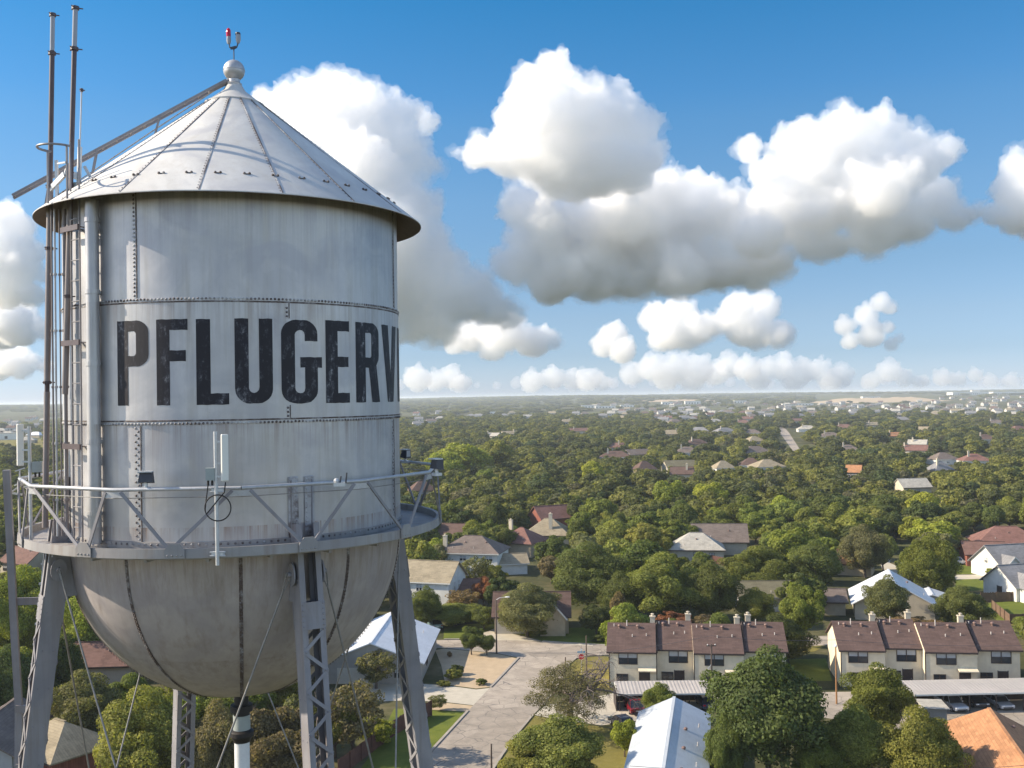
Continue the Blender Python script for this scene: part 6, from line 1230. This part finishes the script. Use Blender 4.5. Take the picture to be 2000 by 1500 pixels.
HOUSEXY = [(o.location.x, o.location.y) for o in bpy.data.objects if o.parent is None and o.get('category') in ('house', 'townhouses', 'metal building', 'warehouse', 'shed', 'carport')]
hxy = np.array(HOUSEXY); rg = np.random.default_rng(12); fixed = [(t[0], t[1], t[2] * .5) for t in TREES]
GRID = {}
def near(x, y, r):
    k0, k1 = int(x // 20), int(y // 20)
    for i in range(k0 - 1, k0 + 2):
        for j in range(k1 - 1, k1 + 2):
            for q in GRID.get((i, j), ()):
                if (q[0] - x) ** 2 + (q[1] - y) ** 2 < (r + q[2]) ** 2: return True
    return False
def put(x, y, r): GRID.setdefault((int(x // 20), int(y // 20)), []).append((x, y, r))
for q in fixed: put(*q)
hue_names = list(HUES); wts = np.array([2.0, 3.0, 3.6, 2.8, .9, .6, 1.4, .35, .0, .0]); wts = wts / wts.sum(); EXTRA = []
tries = 0
while tries < 15000:
    tries += 1; d = math.sqrt(rg.uniform(118 ** 2, 560 ** 2)); lat = rg.uniform(-.62, .60); x, y = lat * d, d
    D = rg.uniform(7.5, 13.5); h = D * rg.uniform(.62, .95)
    if D > 11: h = min(h, 9.5)
    u = proj((x, y, 0)); ut = proj((x, y, h)); hw = D * .5 * FPX / d
    if any(a < u[0] < c and b < u[1] < e for a, b, c, e in ROADPX) or any(inpoly(u[0], u[1], P) for P in STREETPX): continue
    if u[1] > 1395 and u[0] > 560: continue
    if np.min((hxy[:, 0] - x) ** 2 + (hxy[:, 1] - y) ** 2) < 36: continue
    if near(x, y, D * .34): continue
    if not clear_of(u[0] - hw * .85, u[0] + hw * .85, ut[1], d): continue
    if 1000 < u[0] < 1075 and 1120 < u[1] < 1290: continue
    put(x, y, D * .36); seen = (-60 < u[0] < 150 or u[0] > 770 or u[1] > 1150) and -60 < u[0] < 2060
    EXTRA.append((x, y, D, h, hue_names[rg.choice(len(hue_names), p=wts)], 'auto', None, seen))
# clusters of like hue
for i, t in enumerate(EXTRA):
    if rg.random() < .5:
        j = min(range(len(EXTRA)), key=lambda k: 1e9 if k == i else (EXTRA[k][0] - t[0]) ** 2 + (EXTRA[k][1] - t[1]) ** 2); EXTRA[i] = t[:4] + (EXTRA[j][4],) + t[5:]
EXTRA.sort(key=lambda t: t[1]); NEAR = [t[:7] for t in EXTRA if t[7]]; room = 292 - len(TREES); SINGLE = TREES + NEAR[:room]; REST = NEAR[room:] + [t[:7] for t in EXTRA if not t[7]]
# words for the scattered trees: look + a landmark they stand by
LM = [(o.location.x, o.location.y, s_) for o, s_ in ((o, n_) for o in bpy.data.objects if o.parent is None for n_ in (None,)) if False]
def lm(px, py, z, words): p = G(px, py, z); LM.append((p.x, p.y, words))
import re
for x, y, w_, rc, ch, words in MIDH: lm(x, y, 2.9, 'the ' + re.split(r',| just | over | with | above | right of | left of | beside | in the | under | below | among | near | at the | beyond | behind | facing | poking | peeking | cut ', words)[0])
for x, y, wd in ((1360, 1091, 'the tan double hip house'), (1500, 1186, 'the olive-roofed house'), (1742, 1198, 'the steep white roof'), (1965, 1078, 'the red hip roof at the right edge'), (1975, 1124, 'the two-gabled grey roof'), (925, 1117, 'the brown chimney house'), (1072, 1064, 'the tall cream chimney'), (1080, 1030, 'the orange-red shaded house'), (1040, 1226, 'the brown gabled house'), (830, 1165, 'the white gable wall'), (1620, 1068, 'the grey street lamp'), (1270, 970, 'the dry clearing'), (1740, 1100, 'the pale street bend'), (1672, 1120, 'the small orange roof'), (905, 935, 'the bright grove'), (195, 1322, 'the weathered brown roof'), (70, 1480, 'the dark cottage'), (1360, 1344, 'the first townhouse row'), (1800, 1342, 'the second townhouse row'), (800, 1280, 'the pale stone-walled house'), (893, 1062, 'the small house peak'), (1020, 1082, 'the red white-chimney house')): lm(x, y, 0, wd)
used = set()
def words_for(x, y, D, h, hue):
    best = sorted(LM, key=lambda q: (q[0] - x) ** 2 + (q[1] - y) ** 2)
    size = 'broad' if D > 11.6 else ('small' if D < 8.6 else ('tall' if h > D * .85 else ('low' if h < D * .68 else 'round')))
    for a in range(3):
        q = best[a]; dx, dy = x - q[0], y - q[1]; rel = ('behind' if dy > 0 else 'in front of') if abs(dy) > abs(dx) * 1.2 else ('right of' if dx > 0 else 'left of'); dist = math.hypot(dx, dy)
        for w_ in ((f'{size} {hue} tree {"close " if dist < 16 else ("well " if dist > 38 else "")}{rel} {q[2]}',) + ((f'{size} {hue} tree {rel} and slightly {"right" if dx > 0 else "left"} of {q[2]}',) if rel in ('behind', 'in front of') else (f'{size} {hue} tree {rel} {q[2]}, a little {"farther off" if dy > 0 else "nearer"}',))):
            if w_ not in used and len(w_.split()) <= 16: used.add(w_); return w_
    for k in ('second', 'third', 'fourth', 'fifth', 'sixth'):
        w_ = f'{k} {size} {hue} tree {rel} {best[0][2]}, counting away from it'
        if w_ not in used: used.add(w_); return w_
    return w_
for i, (x, y, D, h, hue, kind, label) in enumerate(SINGLE):
    if label: used.add(label)
for i, (x, y, D, h, hue, kind, label) in enumerate(SINGLE):
    if kind == 'sparse': me = SPARSE
    elif kind[0] == 'h': me = HERO[int(kind[1])]
    elif kind[0] == 'm': me = MID[int(kind[1])]
    else: me = HERO[i % 4] if y < 165 else MID[i % 5]
    t = bpy.data.objects.new('tree', None); COL.objects.link(t); t.location = (x, y, 0); t.rotation_euler = (0, 0, rg.uniform(0, 6.28)); q_ = (.05 if label else .15); t.scale = (D * rg.uniform(1 - q_, 1 + q_), D * rg.uniform(1 - q_, 1 + q_), h * rg.uniform(.97, 1.06))
    tag(t, label or words_for(x, y, D, h, hue), 'tree', 'trees of the neighbourhood')
    c = bpy.data.objects.new('crown', me); COL.objects.link(c); c.parent = t; k = rg.uniform(.86, 1.16); hc = HUES[hue]; c.color = (min(hc[0] * k * rg.uniform(.93, 1.07), 1), min(hc[1] * k, 1), min(hc[2] * k * rg.uniform(.9, 1.1), 1), 1)
    tr = bpy.data.objects.new('trunk', TRK[i % 4]); COL.objects.link(tr); tr.parent = t
# ---- bare trees
def bare(px, ytop, ybase, wpx, me, label):
    b = G(px, ybase); d = b.y; h = CAMZ - (ytop - proj((b.x, d, CAMZ))[1]) * d / FPX; t = thing('bare_tree', label, 'tree', (b.x, b.y, 0), rg.uniform(0, 6), 'bare trees'); D = wpx * d / FPX
    xs = [v.co for v in me.vertices]; ex = max(max(abs(v.x), abs(v.y)) for v in xs) * 2 * .8; ez = max(v.z for v in xs); t.scale = (D / ex, D / ex, h / ez); o = bpy.data.objects.new('branches', me); COL.objects.link(o); o.parent = t; return t
t = bare(1108, 1262, 1436, 275, BARE_BIG, 'big half-dead tree with bare drooping branches over the street edge'); c = bpy.data.objects.new('foliage', crown_mesh('foliage', 15000, .0095, 80, 77, .18, 'dome', .24)); COL.objects.link(c); c.parent = t; ex_ = max(abs(v.co.x) for v in BARE_BIG.vertices) * 1.15; c.scale = (ex_ * .95, ex_ * .95, max(v.co.z for v in BARE_BIG.vertices) * .78); c.color = (.15, .135, .075, 1)
bare(985, 948, 1000, 66, BARE[0], 'pale bare-branched tree below the bright grove'); bare(1572, 1018, 1082, 64, BARE[1], 'greyish bare tree upper right of the tan double hip house'); bare(1820, 965, 1012, 60, BARE[0], 'pale bare tree in the right-hand woods'); bare(955, 978, 1025, 50, BARE[1], 'brown bare tree beside the pale bare one'); bare(620, 1330, 1500, 120, BARE[1], 'bare twiggy tree between riser pipe and lattice leg'); bare(500, 1340, 1530, 150, BARE[0], 'bare brush behind the riser pipe'); bare(60, 1110, 1200, 90, BARE[1], 'bare brown tree beside the dull red roof at the left edge')
def shrub(px, py, wpx, hpx, hue, label, me=None):
    b = G(px, py); d = b.y; t = thing('shrub', label, 'shrub', (b.x, b.y, -.1), rg.uniform(0, 6), 'garden shrubs'); t.scale = (wpx * d / FPX, wpx * d / FPX, max(hpx * d / FPX, .4)); c = bpy.data.objects.new('foliage', me or MID[4]); COL.objects.link(c); c.parent = t; c.color = (*HUES[hue], 1)
for a in ((855, 1388, 46, 34, 'grey-green', 'spiky grey-green shrub on the gravel between driveway and lawn', SPARSE), (887, 1328, 40, 24, 'olive', 'olive shrub in the middle of the sandy yard left edge', None), (940, 1337, 26, 14, 'deep green', 'small dark shrub near the kerb of the sandy yard', None), (878, 1283, 12, 12, 'rusty', 'tiny rust shrub on the open sand near the white roof corner', None), (868, 1340, 30, 12, 'olive', 'low olive plants along the driveway edge', None), (893, 1318, 30, 22, 'dark green', 'dark shrub in the shade of the stone wall', None), (1050, 1240, 60, 16, 'olive', 'clipped bed of plants at the brown gabled house porch', None), (1168, 1252, 40, 14, 'deep green', 'dark shrub on the far lawn right of the stop sign', None), (1985, 1340, 40, 20, 'bright green', 'bright vine shrub at the right end of the second townhouse row', None), (1945, 1130, 40, 24, 'bright green', 'bright round bush at the white gable of the grey-roofed house', None), (1985, 1105, 50, 26, 'rusty', 'rusty bush in front of the grey roof at the right edge', None), (1760, 1112, 36, 18, 'yellow-green', 'yellow-green planting on the pale street island', SPARSE), (1740, 1395, 40, 22, 'green', 'green bush beside the small flat garage', None)): shrub(*a)
# ---- the far wood: too many crowns to count, one mass
pts = [(x, y, D, h) for x, y, D, h, *_ in REST]
n_ = 26000; d = np.sqrt(rg.uniform(540 ** 2, 1750 ** 2, n_)); lat = rg.uniform(-.66, .62, n_); D = rg.uniform(8, 15, n_) * (1 + (d - 540) / 2600); H_ = np.minimum(D * rg.uniform(.6, .85, n_), 10.5); X = lat * d; Y = d
hr_ = np.array(HRECT)
def keep(X, Y, D, H_, ov=.40, cell=None):
    u = 1000 + FPX * X / Y; hz = 774 - .015 * (u - 1000); Z0 = hfun(X, Y); yb = hz + (CAMZ - Z0) * FPX / Y; yt = hz + (CAMZ - Z0 - H_) * FPX / Y; hw = D * .45 * FPX / Y; ok = np.ones(len(X), bool)
    for (a, b, c, e, hd) in HRECT:
        if hd < 350: continue
        ok &= ~((Y < hd + 4) & (u + hw * .7 > a) & (u - hw * .7 < c) & (yt < b + .48 * (e - b)) & (yb > b) & (u + hw * .7 > a + .26 * (c - a)) & (u - hw * .7 < c - .26 * (c - a)))
        ok &= ~((np.abs(Y - hd) < 12) & (np.abs(u - (a + c) / 2) < (c - a) / 2))
    for a, b, c, e in ROADPX: ok &= ~((u > a) & (u < c) & (yb > b) & (yb < e))
    for a, b, c, e in ((-80, 806, 92, 830), (-80, 857, 92, 884), (790, 822, 860, 830), (1820, 803, 2080, 812), (1590, 771, 1840, 786)): ok &= ~((u > a) & (u < c) & (yb > b - 1) & (yb < e + (1 if e < 900 else 0)))
    bl = np.sin(X * .021 + 1.3 * np.sin(Y * .009)) * np.sin(Y * .013 + 1.7 * np.sin(X * .012)) + .35 * np.sin(X * .05) * np.sin(Y * .043); ok &= ~((bl > .86) & (Y > 600))   # dry clearings
    idx = np.nonzero(ok)[0]; G2 = {}; out = []
    for i in idx:
        c_ = (cell if cell else 18); k = (int(X[i] // c_), int(Y[i] // c_)); bad = False
        for a in (-1, 0, 1):
            for b in (-1, 0, 1):
                for q in G2.get((k[0] + a, k[1] + b), ()):
                    if (q[0] - X[i]) ** 2 + (q[1] - Y[i]) ** 2 < (ov * (q[2] + D[i])) ** 2: bad = True; break
                if bad: break
            if bad: break
        if bad: continue
        G2.setdefault(k, []).append((X[i], Y[i], D[i])); out.append((X[i], Y[i], D[i], H_[i]))
    return out
pts += keep(X, Y, D, H_)
n_ = 16000; d = np.sqrt(rg.uniform(1700 ** 2, 9000 ** 2, n_)); lat = rg.uniform(-.66, .62, n_); D = rg.uniform(22, 46, n_) * (1 + (d - 1700) / 9000); H_ = rg.uniform(6.5, 10, n_); thin = rg.random(n_) < np.where((lat > .28) & (d < 3400), .34, np.where(lat > .1, .62, .95)); D = np.where((lat > .1) & (d < 3600), D * .6, D)
pts += keep((lat * d)[thin], d[thin], D[thin], H_[thin], .42, 75)
P = np.array(pts); vz = hfun(P[:, 0], P[:, 1]) - .3; me = bpy.data.meshes.new('far_woodland'); me.vertices.add(len(P)); me.vertices.foreach_set('co', np.stack([P[:, 0], P[:, 1], vz], 1).astype(np.float32).ravel())
at_ = me.attributes.new('size', 'FLOAT_VECTOR', 'POINT'); at_.data.foreach_set('vector', np.stack([P[:, 2], P[:, 2], P[:, 3]], 1).astype(np.float32).ravel()); at_ = me.attributes.new('turn', 'FLOAT', 'POINT'); at_.data.foreach_set('value', rg.uniform(0, 6.28, len(P)).astype(np.float32)); me.update()
fw = bpy.data.objects.new('far_woodland', me); COL.objects.link(fw); tag(fw, 'dense tree cover fading into blue haze towards the horizon', None, None, 'stuff'); me.materials.append(M['leaf_far'])
SRC = []
g = bpy.data.node_groups.new('far_woodland_scatter', 'GeometryNodeTree'); g.interface.new_socket('Geometry', in_out='INPUT', socket_type='NodeSocketGeometry'); g.interface.new_socket('Geometry', in_out='OUTPUT', socket_type='NodeSocketGeometry')
N_ = g.nodes.new; gi, go_ = N_('NodeGroupInput'), N_('NodeGroupOutput'); iop = N_('GeometryNodeInstanceOnPoints'); g2i = N_('GeometryNodeGeometryToInstance'); iop.inputs['Pick Instance'].default_value = True
far_src = [o for o in bpy.data.objects if o.name.startswith('crown') and o.parent][:1]
srcs = []
for k, fm_ in enumerate(FAR):                     # four crowns that already stand among the nearest scattered trees serve as the pattern
    t = [o for o in bpy.data.objects if o.parent is None and o.name.startswith('tree')][len(SINGLE) - 1 - k]; c = [q for q in t.children if q.name.startswith('crown')][0]; c.data = fm_; srcs.append(c)
for c in srcs[::-1]:
    oi = N_('GeometryNodeObjectInfo'); oi.inputs['Object'].default_value = c; oi.inputs['As Instance'].default_value = False; oi.transform_space = 'ORIGINAL'; sm = N_('GeometryNodeSetMaterial'); sm.inputs['Material'].default_value = M['leaf_far']; g.links.new(oi.outputs['Geometry'], sm.inputs[0]); g.links.new(sm.outputs[0], g2i.inputs[0])
na = N_('GeometryNodeInputNamedAttribute'); na.data_type = 'FLOAT_VECTOR'; na.inputs['Name'].default_value = 'size'; nb_ = N_('GeometryNodeInputNamedAttribute'); nb_.data_type = 'FLOAT'; nb_.inputs['Name'].default_value = 'turn'
cx = N_('ShaderNodeCombineXYZ'); g.links.new(nb_.outputs[0], cx.inputs[2]); e2r = N_('FunctionNodeEulerToRotation'); g.links.new(cx.outputs[0], e2r.inputs[0])
g.links.new(gi.outputs[0], iop.inputs['Points']); g.links.new(g2i.outputs[0], iop.inputs['Instance']); g.links.new(e2r.outputs[0], iop.inputs['Rotation']); g.links.new(na.outputs[0], iop.inputs['Scale']); g.links.new(iop.outputs[0], go_.inputs[0])
md = fw.modifiers.new('scatter', 'NODES'); md.node_group = g
print('TREES', len(SINGLE), 'FAR', len(P))
# ================================================================ HAZE
hb = MB(); hb.box((0, 0, 26), (64000, 64000, 54.0)); hz_ = hb.build('haze', None)
mh = bpy.data.materials.new('haze_air'); mh.use_nodes = True; t_ = mh.node_tree; t_.nodes.clear(); o_ = t_.nodes.new('ShaderNodeOutputMaterial'); v_ = t_.nodes.new('ShaderNodeVolumePrincipled')
v_.inputs['Color'].default_value = (.86, .93, 1.0, 1); v_.inputs['Density'].default_value = 1.05e-4; v_.inputs['Anisotropy'].default_value = .1; t_.links.new(v_.outputs[0], o_.inputs['Volume']); hz_.data.materials.clear(); hz_.data.materials.append(mh); tag(hz_, kind='stuff')
